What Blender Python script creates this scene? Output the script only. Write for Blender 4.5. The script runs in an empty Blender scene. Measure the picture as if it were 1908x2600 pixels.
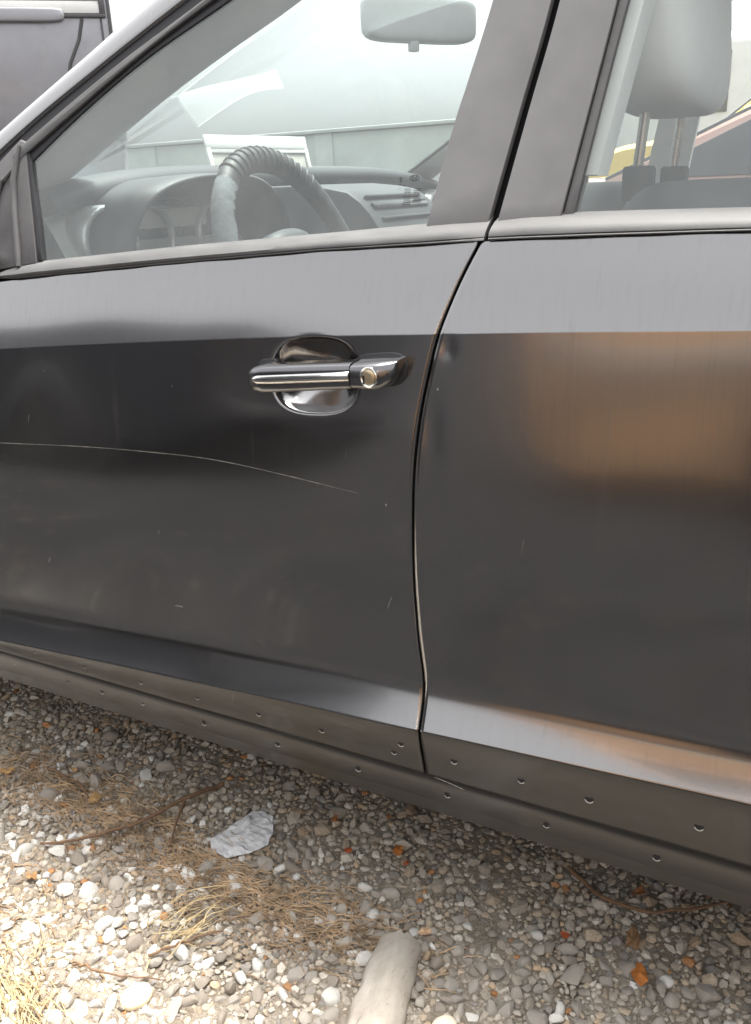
import bpy, bmesh, math, random
import numpy as np
from mathutils import Matrix, Vector, noise as mnoise

R = math.radians
scene = bpy.context.scene
col = scene.collection
random.seed(7)
rng = np.random.default_rng(11)

# ------------------------------------------------------------------ camera
YAW, PITCH, ROLL = 0.493956, 0.358046, -0.042141
CAM = Vector((0.3708, -0.8422, 0.9858))
fh = Vector((-math.sin(YAW), math.cos(YAW), 0)); r0 = Vector((math.cos(YAW), math.sin(YAW), 0))
fw = fh * math.cos(PITCH) + Vector((0, 0, -math.sin(PITCH))); u0 = r0.cross(fw)
rt = r0 * math.cos(ROLL) + u0 * math.sin(ROLL); up = -r0 * math.sin(ROLL) + u0 * math.cos(ROLL)
cd = bpy.data.cameras.new('camera'); cam = bpy.data.objects.new('camera', cd); col.objects.link(cam)
m3 = Matrix((rt, up, -fw)).transposed()
cam.matrix_world = Matrix.Translation(CAM) @ m3.to_4x4()
cd.sensor_fit = 'VERTICAL'; cd.sensor_height = 36.0; cd.lens = 2185.88 / 2600 * 36.0
cd.clip_start = 0.02; cd.clip_end = 2000
scene.camera = cam
scene.render.resolution_x = 751; scene.render.resolution_y = 1024

# ------------------------------------------------------------------ sky and sun: bright hazy overcast, sun almost overhead
SUN_EL, SUN_AZ = R(77), R(12)          # azimuth of the sun measured from +Y towards +X
world = bpy.data.worlds.new('World'); scene.world = world; world.use_nodes = True
nt = world.node_tree; nt.nodes.clear()
sky = nt.nodes.new('ShaderNodeTexSky'); sky.sky_type = 'NISHITA'; sky.sun_disc = False
sky.sun_elevation = SUN_EL; sky.sun_rotation = SUN_AZ
sky.air_density = 1.0; sky.dust_density = 6.0; sky.ozone_density = 1.0
hsv = nt.nodes.new('ShaderNodeHueSaturation'); hsv.inputs['Saturation'].default_value = 0.06
bg = nt.nodes.new('ShaderNodeBackground'); bg.inputs['Strength'].default_value = 0.10
wo = nt.nodes.new('ShaderNodeOutputWorld')
nt.links.new(sky.outputs[0], hsv.inputs['Color']); nt.links.new(hsv.outputs[0], bg.inputs['Color']); nt.links.new(bg.outputs[0], wo.inputs['Surface'])
sd = bpy.data.lights.new('sun', 'SUN'); sd.energy = 2.3; sd.angle = R(16); sd.color = (1.0, 0.95, 0.87)
sun = bpy.data.objects.new('sun', sd); col.objects.link(sun)
sdir = Vector((math.sin(SUN_AZ) * math.cos(SUN_EL), math.cos(SUN_AZ) * math.cos(SUN_EL), math.sin(SUN_EL)))
sun.rotation_euler = sdir.to_track_quat('Z', 'Y').to_euler()
scene.view_settings.view_transform = 'Standard'; scene.view_settings.look = 'None'
scene.view_settings.exposure = 2.2; scene.view_settings.gamma = 1.0
scene.view_settings.use_curve_mapping = False

# ------------------------------------------------------------------ material helpers
def newmat(name):
    m = bpy.data.materials.new(name); m.use_nodes = True
    n = m.node_tree; n.nodes.clear()
    out = n.nodes.new('ShaderNodeOutputMaterial')
    return m, n, out
def ramp(n, src, stops):
    r = n.nodes.new('ShaderNodeValToRGB'); e = r.color_ramp.elements
    while len(e) < len(stops): e.new(0.5)
    for i, (p, c) in enumerate(stops):
        e[i].position = p; e[i].color = c if len(c) == 4 else (*c, 1)
    n.links.new(src, r.inputs[0]); return r.outputs[0]
def noise_tex(n, scale, detail=4, rough=.55, stretch=(1, 1, 1), coord='Object', dist=0.0):
    tc = n.nodes.new('ShaderNodeTexCoord'); mp = n.nodes.new('ShaderNodeMapping')
    mp.inputs['Scale'].default_value = stretch
    t = n.nodes.new('ShaderNodeTexNoise'); t.inputs['Scale'].default_value = scale
    t.inputs['Detail'].default_value = detail; t.inputs['Roughness'].default_value = rough
    t.inputs['Distortion'].default_value = dist
    n.links.new(tc.outputs[coord], mp.inputs[0]); n.links.new(mp.outputs[0], t.inputs[0])
    return t.outputs[0]
def mathn(n, op, a, b):
    k = n.nodes.new('ShaderNodeMath'); k.operation = op; k.use_clamp = False
    for i, v in enumerate((a, b)):
        if isinstance(v, (int, float)): k.inputs[i].default_value = v
        else: n.links.new(v, k.inputs[i])
    return k.outputs[0]
def mixc(n, fac, a, b):
    k = n.nodes.new('ShaderNodeMix'); k.data_type = 'RGBA'
    for s, v in ((0, fac), (6, a), (7, b)):
        if isinstance(v, (int, float)): k.inputs[s].default_value = v
        elif isinstance(v, tuple): k.inputs[s].default_value = v if len(v) == 4 else (*v, 1)
        else: n.links.new(v, k.inputs[s])
    return k.outputs[2]
def bump(n, h, strength, dist):
    b = n.nodes.new('ShaderNodeBump'); b.inputs['Strength'].default_value = strength; b.inputs['Distance'].default_value = dist
    n.links.new(h, b.inputs['Height']); return b.outputs[0]
def simple(name, color, rough=.5, metal=0.0, var=.15, scale=40, bmp=0.0, coat=0.0, spec=.5, stretch=(1, 1, 1)):
    m, n, out = newmat(name)
    p = n.nodes.new('ShaderNodeBsdfPrincipled')
    t = noise_tex(n, scale, 5, .6, stretch)
    c = ramp(n, t, [(.3, tuple(v * (1 - var) for v in color)), (.7, tuple(min(1, v * (1 + var)) for v in color))])
    n.links.new(c, p.inputs['Base Color'])
    rr = mathn(n, 'MULTIPLY_ADD', t, .25); rr.node.inputs[2].default_value = rough - .125
    n.links.new(rr, p.inputs['Roughness'])
    p.inputs['Metallic'].default_value = metal; p.inputs['Coat Weight'].default_value = coat
    p.inputs['Specular IOR Level'].default_value = spec
    if bmp: n.links.new(bump(n, t, .5, bmp), p.inputs['Normal'])
    n.links.new(p.outputs[0], out.inputs[0]); return m

def paint(name, base, metal=.85, rough=.26, coat=1.0, dust=.25, dustcol=(.16, .135, .105), streak=True, specks=True):
    """car paint: metallic base under clear coat, with a film of dust, rain streaks and small chips"""
    m, n, out = newmat(name)
    p = n.nodes.new('ShaderNodeBsdfPrincipled')
    p.inputs['Metallic'].default_value = metal; p.inputs['Roughness'].default_value = rough
    p.inputs['Coat Weight'].default_value = coat; p.inputs['Coat Roughness'].default_value = .06
    p.inputs['Base Color'].default_value = (*base, 1)
    fl = noise_tex(n, 2600, 2, .5)
    n.links.new(bump(n, fl, .06, .0004), p.inputs['Normal'])
    d = n.nodes.new('ShaderNodeBsdfPrincipled'); d.inputs['Roughness'].default_value = .9
    d.inputs['Specular IOR Level'].default_value = .1
    cn = noise_tex(n, 7, 4)
    n.links.new(ramp(n, cn, [(.3, tuple(v * .75 for v in dustcol)), (.7, tuple(v * 1.2 for v in dustcol))]), d.inputs['Base Color'])
    big = ramp(n, noise_tex(n, 3.2 if streak else 11, 6, .65), [(.35, (.25, .25, .25)), (.72, (1, 1, 1))] if streak else [(.38, (.10,) * 3), (.55, (.6,) * 3), (.7, (1.4,) * 3)])
    if streak:
        s1 = ramp(n, noise_tex(n, 60, 4, .7, (3.0, 1, .055), dist=.1), [(.50, (.05,) * 3), (.60, (.30,) * 3), (.72, (1, 1, 1))])
        film = mathn(n, 'MULTIPLY', big, s1)
    else:
        film = big
    film = mathn(n, 'MULTIPLY', film, dust)
    if specks:
        v = n.nodes.new('ShaderNodeTexVoronoi'); v.inputs['Scale'].default_value = 22
        tc = n.nodes.new('ShaderNodeTexCoord'); mp = n.nodes.new('ShaderNodeMapping'); mp.inputs['Scale'].default_value = (1.6, 1, .8)
        n.links.new(tc.outputs['Object'], mp.inputs[0]); n.links.new(mp.outputs[0], v.inputs[0])
        sp = ramp(n, v.outputs['Distance'], [(.018, (1, 1, 1)), (.036, (0, 0, 0))])
        pick = ramp(n, v.outputs['Color'], [(.60, (0, 0, 0)), (.66, (1, 1, 1))])
        sp = mathn(n, 'MULTIPLY', sp, pick)
        film = mathn(n, 'MAXIMUM', film, mathn(n, 'MULTIPLY', sp, .8))
        n.links.new(mixc(n, sp, d.inputs['Base Color'].links[0].from_socket, (.50, .47, .42)), d.inputs['Base Color'])
    mx = n.nodes.new('ShaderNodeMixShader')
    n.links.new(film, mx.inputs[0]); n.links.new(p.outputs[0], mx.inputs[1]); n.links.new(d.outputs[0], mx.inputs[2])
    n.links.new(mx.outputs[0], out.inputs[0]); return m

def glass(name, tint=(.89, .94, .93), ior=1.75, haze=.03):
    """thin automotive pane: clear sheet that mirrors the sky by Fresnel, with a trace of dust"""
    m, n, out = newmat(name)
    f = n.nodes.new('ShaderNodeFresnel'); ge = n.nodes.new('ShaderNodeNewGeometry')
    io = n.nodes.new('ShaderNodeMix'); io.inputs[2].default_value = ior; io.inputs[3].default_value = 1 / ior   # a sheet has glass on neither side
    n.links.new(ge.outputs['Backfacing'], io.inputs[0]); n.links.new(io.outputs[0], f.inputs[0])
    tr = n.nodes.new('ShaderNodeBsdfTransparent'); tr.inputs[0].default_value = (*tint, 1)
    g = n.nodes.new('ShaderNodeBsdfGlossy'); g.inputs['Roughness'].default_value = .0; g.inputs[0].default_value = (.95, 1, 1, 1)
    df = n.nodes.new('ShaderNodeBsdfDiffuse'); df.inputs[0].default_value = (.62, .62, .60, 1)
    a = n.nodes.new('ShaderNodeMixShader'); b = n.nodes.new('ShaderNodeMixShader')
    n.links.new(f.outputs[0], a.inputs[0]); n.links.new(tr.outputs[0], a.inputs[1]); n.links.new(g.outputs[0], a.inputs[2])
    h = ramp(n, noise_tex(n, 9, 5, .65, (1, 1, .5)), [(.3, (haze * .4,) * 3), (.75, (haze * 1.8,) * 3)])
    n.links.new(h, b.inputs[0]); n.links.new(a.outputs[0], b.inputs[1]); n.links.new(df.outputs[0], b.inputs[2])
    n.links.new(b.outputs[0], out.inputs[0]); return m

M = {}
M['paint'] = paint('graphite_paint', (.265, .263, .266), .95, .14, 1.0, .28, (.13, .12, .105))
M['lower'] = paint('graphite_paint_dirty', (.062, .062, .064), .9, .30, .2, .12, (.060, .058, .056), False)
M['sill'] = paint('sill_paint_dirty', (.066, .066, .069), .9, .28, .2, .10, (.060, .058, .056), False)
M['trimblack'] = simple('pillar_film', (.15, .147, .148), .40, 0, .12, 14, coat=.5)
M['rubber'] = simple('weathered_rubber', (.085, .085, .086), .6, 0, .22, 26, .0006, stretch=(.5, 1, 2))
M['seal'] = simple('black_seal', (.018, .018, .022), .55)
M['gap'] = simple('shut_gap_black', (.008, .008, .011), .8)
M['sail'] = simple('sail_plastic', (.085, .083, .085), .55, 0, .12, 60)
M['glass'] = glass('side_glass', ior=1.9, haze=.07)
M['windscreen'] = glass('windscreen_glass', (.86, .93, .91), 1.12, .05)
M['chrome'] = simple('chrome', (.78, .77, .74), .12, 1.0, .04, 60)
M['handle'] = paint('handle_paint', (.16, .16, .17), .95, .18, 1.0, .03, specks=False)
M['brass'] = simple('lock_brass', (.62, .52, .36), .35, .9, .15, 200)
M['dash'] = simple('dash_vinyl', (.026, .030, .035), .55, 0, .15, 90, .0004)
M['dashlight'] = simple('dash_light_plastic', (.34, .36, .34), .6, 0, .08, 40)
M['wheelrim'] = simple('steering_leather', (.016, .018, .021), .55, 0, .35, 45, .0008)
M['peel'] = simple('peeled_leather', (.11, .125, .135), .8, 0, .3, 80, .001)
M['silver'] = simple('silver_plastic', (.48, .49, .49), .35, .6, .06, 50)
M['screen'] = simple('dark_gloss', (.02, .02, .022), .15)
M['headrest'] = simple('grey_headrest_vinyl', (.74, .74, .74), .55, 0, .04, 18)
M['seat'] = simple('charcoal_seat_fabric', (.045, .05, .055), .85, 0, .10, 120, .0001)
M['steel'] = simple('post_steel', (.42, .41, .38), .3, 1.0, .2, 30)
M['liner'] = simple('headliner_grey', (.72, .72, .71), .9, 0, .03, 30)
M['mirrorback'] = simple('mirror_grey', (.66, .67, .68), .5, 0, .03, 30)
M['white'] = simple('white_card', (.80, .80, .78), .7, 0, .03, 30)
M['tan'] = simple('card_face', (.52, .50, .46), .8, 0, .06, 20)
M['tyre'] = simple('tyre_rubber', (.025, .025, .026), .8, 0, .3, 60)
M['alloy'] = simple('alloy', (.5, .5, .5), .35, .8, .1, 30)
M['under'] = simple('underbody', (.02, .019, .018), .9, 0, .3, 20)
M['ink'] = simple('etched_ink', (.05, .055, .055), .7)
M['scratch'] = simple('bare_scratch', (.42, .40, .36), .6, 0, .4, 90)
M['lip'] = simple('hole_lip_gleam', (.45, .445, .43), .6, 0, .1, 300)  # pale colour stands in for light caught on the lower hole edge
M['dirtglass'] = simple('dark_car_glass', (.03, .035, .04), .08, 0, .2, 6)

# ------------------------------------------------------------------ mesh helpers
def link(name, me, mat, parent=None, smooth=True):
    o = bpy.data.objects.new(name, me); col.objects.link(o)
    for m_ in (mat if isinstance(mat, (list, tuple)) else [mat]):
        if m_ is not None: me.materials.append(m_)
    if parent is not None: o.parent = parent
    if smooth and len(me.polygons):
        me.polygons.foreach_set('use_smooth', [True] * len(me.polygons))
    return o
def mesh(name, verts, faces, mat, parent=None, smooth=False):
    me = bpy.data.meshes.new(name); me.from_pydata([tuple(map(float, v)) for v in verts], [], faces); me.update()
    return link(name, me, mat, parent, smooth)
def fixn(o):
    bm = bmesh.new(); bm.from_mesh(o.data); bmesh.ops.recalc_face_normals(bm, faces=bm.faces); bm.to_mesh(o.data); bm.free(); return o
def sharp(o, ang=40):
    o.data.set_sharp_from_angle(angle=R(ang)); return o
def empty(name, loc=(0, 0, 0), rz=0, parent=None):
    o = bpy.data.objects.new(name, None); col.objects.link(o); o.location = loc; o.rotation_euler = (0, 0, rz)
    if parent: o.parent = parent
    return o
def tag(o, label=None, cat=None, group=None, kind=None):
    if label: o['label'] = label
    if cat: o['category'] = cat
    if group: o['group'] = group
    if kind: o['kind'] = kind
    return o
def grid(name, P, mat, parent=None, smooth=True, flip=False, closed_v=False, caps=False):
    n, m = len(P), len(P[0])
    V = np.asarray(P, float).reshape(-1, 3)
    F = []
    for i in range(n - 1):
        for j in range(m if closed_v else m - 1):
            j2 = (j + 1) % m
            f = (i * m + j, (i + 1) * m + j, (i + 1) * m + j2, i * m + j2)
            F.append(f[::-1] if flip else f)
    if caps:
        F.append(tuple(range(m))[::-1]); F.append(tuple((n - 1) * m + j for j in range(m)))
    return mesh(name, V, F, mat, parent, smooth)
def tube(name, pts, rad, mat, parent=None, k=8, caps=True):
    pts = [Vector(p) for p in pts]; rings = []
    for i, p in enumerate(pts):
        t = (pts[min(i + 1, len(pts) - 1)] - pts[max(i - 1, 0)]).normalized()
        a = t.orthogonal() if abs(t.z) > .9 else t.cross(Vector((0, 0, 1))); a.normalize(); b = t.cross(a)
        r = rad[i] if isinstance(rad, (list, tuple)) else rad
        rings.append([p + a * (r * math.cos(2 * math.pi * j / k)) + b * (r * math.sin(2 * math.pi * j / k)) for j in range(k)])
    o = grid(name, rings, mat, parent, True, closed_v=True, caps=caps); fixn(o); return sharp(o, 50)
def box(name, c, s, mat, parent=None, bev=.004, rot=None, seg=2):
    bm = bmesh.new(); bmesh.ops.create_cube(bm, size=1)
    bmesh.ops.scale(bm, vec=s, verts=bm.verts)
    if bev: bmesh.ops.bevel(bm, geom=bm.edges, offset=bev, segments=seg, affect='EDGES', profile=.5)
    if rot is not None: bmesh.ops.rotate(bm, verts=bm.verts, matrix=rot)
    bmesh.ops.translate(bm, verts=bm.verts, vec=c)
    me = bpy.data.meshes.new(name); bm.to_mesh(me); bm.free()
    return sharp(link(name, me, mat, parent, True), 35)
def slab(name, outer, inner, mat, parent=None, bev=.0015):
    """solid between two equally long rings of 3-D points"""
    n = len(outer); bm = bmesh.new()
    a = [bm.verts.new(p) for p in outer]; b = [bm.verts.new(p) for p in inner]
    bm.faces.new(a); bm.faces.new(b[::-1])
    for i in range(n): bm.faces.new((a[i], b[i], b[(i + 1) % n], a[(i + 1) % n]))
    bmesh.ops.recalc_face_normals(bm, faces=bm.faces)
    if bev:
        e = [e for e in bm.edges if e.verts[0] in a and e.verts[1] in a]
        bmesh.ops.bevel(bm, geom=e, offset=bev, segments=2, affect='EDGES', profile=.5)
    me = bpy.data.meshes.new(name); bm.to_mesh(me); bm.free()
    return sharp(link(name, me, mat, parent, True), 35)
def spline(pts, n):
    """Catmull-Rom through points, n samples"""
    P = np.array(pts, float); k = len(P); out = []
    seg = np.linspace(0, k - 1, n)
    for s in seg:
        i = min(int(s), k - 2); t = s - i
        p0, p1, p2, p3 = P[max(i - 1, 0)], P[i], P[i + 1], P[min(i + 2, k - 1)]
        out.append(.5 * ((2 * p1) + (-p0 + p2) * t + (2 * p0 - 5 * p1 + 4 * p2 - p3) * t * t + (-p0 + 3 * p1 - 3 * p2 + p3) * t ** 3))
    return np.array(out)
def join_meshes(name, parts, mat, parent=None, smooth=True):
    V = []; F = []
    for vs, fs in parts:
        o = len(V); V += [tuple(v) for v in vs]; F += [tuple(i + o for i in f) for f in fs]
    return mesh(name, V, F, mat, parent, smooth)

# ------------------------------------------------------------------ body side surface of the main car: y = ybody(x, z)
W = 1.70                                   # car width, mirror plane at y = W/2
def zbelt(x): x = np.clip(x, -1.6, 1.6); return .9302 + .0370 * x - .0441 * x * x
def zchar(x): x = np.clip(x, -1.6, 1.6); return .8412 + .0530 * x - .0225 * x * x
def zlow(x): x = np.clip(x, -1.6, 1.6); return .3650 + .0475 * x - .0097 * x * x
def ztop(x): x = np.clip(x, -1.2, 1.2); return zlow(x) + .082 - .012 * x * x
ZB = .2925
def herm(t, h, y0, m0, y1, m1):
    t2 = t * t; t3 = t2 * t
    return (2 * t3 - 3 * t2 + 1) * y0 + (t3 - 2 * t2 + t) * h * m0 + (-2 * t3 + 3 * t2) * y1 + (t3 - t2) * h * m1
def plan(x):
    return .10 * np.clip((-x - .75) / 1.4, 0, 2) ** 2 + .10 * np.clip((x - .8) / 1.4, 0, 2) ** 2
def ybody(x, z, dish=True):
    x = np.asarray(x, float); z = np.asarray(z, float)
    zl, zt, zc, zb = zlow(x), ztop(x), zchar(x), zbelt(x); zm = .585 + 0 * x
    def seg(a, b, ya, ma, yb, mb):
        h = b - a; t = np.clip((z - a) / h, 0, 1); return herm(t, h, ya, ma, yb, mb)
    y = np.zeros_like(x + z)
    zk = zl + .036
    y = np.where(z <= zl, seg(ZB + 0 * x, zl, -.026, -.14, -.037, -.03), y)
    y = np.where((z > zl) & (z <= zk), seg(zl, zk, -.037, .56, -.0195, .42), y)
    y = np.where((z > zk) & (z <= zt), seg(zk, zt, -.0195, .42, -.0135, .0), y)
    y = np.where((z > zt) & (z <= zm), seg(zt, zm, -.0135, .0, -.0185, .0), y)
    y = np.where((z > zm) & (z <= zc), seg(zm, zc, -.0185, .0, -.0060, .07), y)
    y = np.where(z > zc, seg(zc, zb, -.0060, .27, .026, .47), y)
    y = np.where(z > zb, .026 + .52 * (z - zb), y)
    # faint unevenness of pressed steel
    y = y + .0005 * np.sin(x * 9 + z * 5) * np.sin(z * 13 - x * 4 + 1) + .0003 * np.sin(x * 23 - z * 17)
    # dings behind the shut line
    for (dx0, dz0, sx, sz, a) in ((-.004, .735, .014, .040, .0012), (.014, .828, .010, .014, .0012), (-.060, .735, .05, .035, -.0012), (-.22, .735, .06, .03, -.0010)):
        y = y + a * np.exp(-((x - dx0) / sx) ** 2 - ((z - dz0) / sz) ** 2)
    if dish:
        dx = (x + .1495); dz = (z - .789 - .05 * dx)
        r = ((np.abs(dx) / .056) ** 2.7 + (np.abs(dz) / .0435) ** 2.7) ** (1 / 2.7)
        t = np.clip((1.06 - r) / .98, 0, 1); tt = np.clip((1.06 - r) / .16, 0, 1); y = y + .036 * np.sin(t * np.pi / 2) ** .9 * (tt * tt * (3 - 2 * tt))
    return y + plan(x)
GAP = [(.2925, -.013), (.297, -.013), (.326, -.014), (.362, -.0152), (.384, -.0160), (.404, -.0162), (.423, -.0182), (.479, -.0245), (.542, -.0262), (.601, -.0262), (.667, -.025),
       (.709, -.022), (.760, -.0152), (.805, -.0055), (.843, .0042), (.866, .0122), (.902, .025), (.926, .036), (.941, .0425)]
_gz = np.array([g[0] for g in GAP]); _gx = np.array([g[1] for g in GAP])
_gzs = np.linspace(_gz[0], _gz[-1], 200); _gxs = np.interp(_gzs, _gz, _gx)
_k = np.ones(13) / 13; _gxs = np.convolve(np.pad(_gxs, 6, mode='edge'), _k, mode='valid')
def gapx(z): return np.interp(z, _gzs, _gxs)

def zrows(x):
    """row heights from the door bottom to the belt for every x: fine steps at the two creases"""
    zl, zt, zc, zb = zlow(x), ztop(x), zchar(x), zbelt(x)
    rows = []
    def span(a, b, n, end=False):
        for t in np.linspace(0, 1, n + 1)[: n + 1 if end else n]: rows.append(a + (b - a) * t)
    span(ZB + 0 * x, zl - .0015, 14); span(zl - .0015, zl + .003, 4); span(zl + .003, zt, 14); span(zt, zc - .12, 56)
    span(zc - .12, zc - .003, 56); span(zc - .003, zc + .002, 6); span(zc + .002, zb, 26, True)
    return rows
def side_panel(name, x0f, x1f, nx, mats, parent, dish=True, mirror=False, edge=(True, True)):
    """panel between the edges x0f(z) and x1f(z), with the sheet folded inwards at its edges"""
    us = np.linspace(0, 1, nx); cols = []
    if edge[0]: cols += [(0, .016, 0), (0, .003, .0004)]
    cols += [(u, 0, 0) for u in us]
    if edge[1]: cols += [(1, .003, -.0004), (1, .016, 0)]
    nr = len(zrows(np.array([0.])))
    u = np.array([c[0] for c in cols]); off = np.array([c[1] for c in cols])
    X = np.zeros((nr, len(cols))); Z = np.zeros((nr, len(cols)))
    X[:] = x0f(.6) + u * (x1f(.6) - x0f(.6))
    for it in range(5):
        for r in range(nr):
            Z[r] = zrows(X[r])[r]
        X = x0f(Z) + u[None, :] * (x1f(Z) - x0f(Z))
    inn = np.zeros_like(X)
    ins = np.where(off > 0)[0]
    Y = ybody(X, Z, dish) + off[None, :]
    sgn = np.where(u < .5, -1., 1.)
    X = X + np.where(off[None, :] == 0, 0, 1) * sgn[None, :] * .0007 + np.where(off[None, :] > .01, 1, 0) * sgn[None, :] * .0000
    # bottom hem
    P = np.stack([X, Y, Z], -1)
    hem = P[0].copy(); hem[:, 1] += .012; hem[:, 2] -= .0005
    P = np.concatenate([hem[None], P], 0)
    if mirror: P[..., 1] = W - P[..., 1]
    o = grid(name, P, mats, parent, True, flip=not mirror)
    zc_ = P[:-1, :-1, 2].reshape(-1); xc_ = P[:-1, :-1, 0].reshape(-1)
    if len(mats) > 1:
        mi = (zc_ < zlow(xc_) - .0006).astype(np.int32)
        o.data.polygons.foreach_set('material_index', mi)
    return o

# ------------------------------------------------------------------ ground sheet
def ground_material():
    m, n, out = newmat('darkened_ground')
    p = n.nodes.new('ShaderNodeBsdfPrincipled'); p.inputs['Roughness'].default_value = .95; p.inputs['Specular IOR Level'].default_value = .1
    a = ramp(n, noise_tex(n, 3.0, 6, .65), [(.3, (.013, .013, .0145)), (.5, (.021, .021, .022)), (.72, (.036, .035, .035))])  # near black, standing in for shaded ground in the door reflections
    v = n.nodes.new('ShaderNodeTexVoronoi'); v.inputs['Scale'].default_value = 55
    tc = n.nodes.new('ShaderNodeTexCoord'); n.links.new(tc.outputs['Object'], v.inputs[0])
    g = n.nodes.new('ShaderNodeRGBToBW'); n.links.new(v.outputs['Color'], g.inputs[0])
    st = ramp(n, g.outputs[0], [(.2, (.02, .02, .021)), (.6, (.036, .036, .037)), (.9, (.07, .068, .066))])
    edge = ramp(n, v.outputs['Distance'], [(.32, (1, 1, 1)), (.62, (0, 0, 0))])
    c = mixc(n, mathn(n, 'MULTIPLY', edge, .55), a, st)
    n.links.new(c, p.inputs['Base Color'])
    h = mathn(n, 'ADD', mathn(n, 'MULTIPLY', edge, .6), noise_tex(n, 160, 4))
    n.links.new(bump(n, h, .8, .006), p.inputs['Normal'])
    n.links.new(p.outputs[0], out.inputs[0]); return m
M['ground'] = ground_material()
ground = tag(mesh('ground', [(-700, -700, 0), (700, -700, 0), (700, 900, 0), (-700, 900, 0)], [(0, 1, 2, 3)], M['ground']), kind='structure')

def dust_material():
    m, n, out = newmat('pale_gravel_dust')
    p = n.nodes.new('ShaderNodeBsdfPrincipled'); p.inputs['Roughness'].default_value = .95; p.inputs['Specular IOR Level'].default_value = .1
    t = noise_tex(n, 14, 7, .7); t2 = noise_tex(n, 420, 4, .7)
    c = ramp(n, t, [(.3, (.19, .158, .125)), (.5, (.29, .258, .217)), (.68, (.39, .36, .315))])
    k = n.nodes.new('ShaderNodeMix'); k.data_type = 'RGBA'; k.blend_type = 'MULTIPLY'; k.inputs[0].default_value = 1
    n.links.new(c, k.inputs[6]); n.links.new(ramp(n, t2, [(.3, (.45, .42, .38)), (.65, (1.25, 1.22, 1.18))]), k.inputs[7])
    n.links.new(k.outputs[2], p.inputs['Base Color'])
    n.links.new(bump(n, mathn(n, 'ADD', t2, mathn(n, 'MULTIPLY', t, 3)), 1.0, .003), p.inputs['Normal'])
    n.links.new(p.outputs[0], out.inputs[0]); return m
gx = np.linspace(-1.85, .95, 110); gy = np.linspace(-.54, .80, 64)
def bedz(x, y):                               # the dust thins out raggedly into the dark yard
    e = min(x + 1.85, .95 - x, y + .54, .80 - y); f = max(0, 1 - e / .18)
    return .008 + .004 * mnoise.noise(Vector((x * 9, y * 9, 0))) + .002 * mnoise.noise(Vector((x * 31, y * 31, 4))) - f * (.019 + .022 * mnoise.noise(Vector((x * 13, y * 13, 7))) + .012 * mnoise.noise(Vector((x * 40, y * 40, 2))))
P = [[(x, y, bedz(x, y)) for y in gy] for x in gx]
o = grid('gravel_bed', P, dust_material(), ground, True, flip=True); fixn(o)
# ------------------------------------------------------------------ the main car
car = tag(empty('parked_car', (0, .85, 0)), 'dark graphite grey sedan with dusty scratched doors filling the picture', 'car')
car_inv = Matrix.Translation((0, -.85, 0))
def put(o, parent=car):
    """parent while keeping the world coordinates the mesh was built in"""
    o.parent = parent
    o.matrix_parent_inverse = Matrix.Translation(-Vector((0, .85, 0))) if parent is car else Matrix.Identity(4)
    return o

def gp(x, z, off=0.0):                       # plane of the side glass, off = outwards
    return (x, .045 + .33 * (z - .93) - off, z)
def L(pts, t):                               # polyline x(z)
    return float(np.interp(t, [p[1] for p in pts], [p[0] for p in pts]))
def ext(pts, off): return [gp(x, z, off) for x, z in pts]

FD0 = -1.06
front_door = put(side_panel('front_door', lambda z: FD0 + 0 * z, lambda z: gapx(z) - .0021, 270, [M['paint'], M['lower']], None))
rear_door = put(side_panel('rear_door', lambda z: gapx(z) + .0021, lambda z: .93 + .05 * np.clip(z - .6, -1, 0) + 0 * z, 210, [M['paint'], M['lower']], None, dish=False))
# second pressed dish behind the frame edge is outside the picture; front wing and rear quarter carry the line on
def cut_arch(o, cx, cz, r):
    bm = bmesh.new(); bm.from_mesh(o.data)
    bmesh.ops.delete(bm, geom=[f for f in bm.faces if (f.calc_center_median().x - cx) ** 2 + (f.calc_center_median().z - cz) ** 2 < r * r], context='FACES')
    bm.to_mesh(o.data); bm.free()
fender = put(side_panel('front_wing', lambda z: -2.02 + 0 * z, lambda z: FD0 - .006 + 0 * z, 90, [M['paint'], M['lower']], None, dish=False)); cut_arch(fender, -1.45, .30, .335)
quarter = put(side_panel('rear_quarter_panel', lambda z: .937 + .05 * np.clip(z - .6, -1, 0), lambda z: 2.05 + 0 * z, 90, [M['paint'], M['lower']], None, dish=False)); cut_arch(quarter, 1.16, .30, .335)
right = put(side_panel('right_body_side', lambda z: -2.02 + 0 * z, lambda z: 2.05 + 0 * z, 160, [M['paint'], M['lower']], None, dish=False, mirror=True)); cut_arch(right, -1.45, .30, .335); cut_arch(right, 1.16, .30, .335)

# dark pillar post behind the shut line, so that the gap reads as a real slot
zz = np.linspace(.29, .95, 40)
jam = [[(float(gapx(z)) + dx, float(ybody(gapx(z), z, False)) + .017, z) for dx in (-.04, .04)] for z in zz]
put(grid('door_jamb', jam, M['gap'], None, True, flip=False))

# sill
SB, ST = .2410, .2875
sx = np.linspace(-1.10, .95, 120); rows = []
for x in sx:
    pl = float(plan(x))
    prof = [(.014, ST - .001), (-.012, ST), (-.0155, ST - .0015), (-.0165, ST - .004), (-.0160, .268), (-.0145, .256), (-.012, SB + .003), (-.009, SB + .0005), (.008, SB - .001), (.02, SB + .004), (.022, SB - .045), (.06, SB - .06), (.16, SB - .06)]
    rows.append([(x, y + pl + .0004 * math.sin(x * 14), z) for y, z in prof])
sill = sharp(put(grid('sill', rows, M['sill'], None, True, flip=False)), 30); fixn(sill)
rows2 = [[(x, -.022 + float(plan(x)) + a, z) for a, z in ((.018, ST - .004), (.012, ST + .014))] for x in sx]
put(grid('sill_seal', rows2, M['gap'], None))

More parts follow.
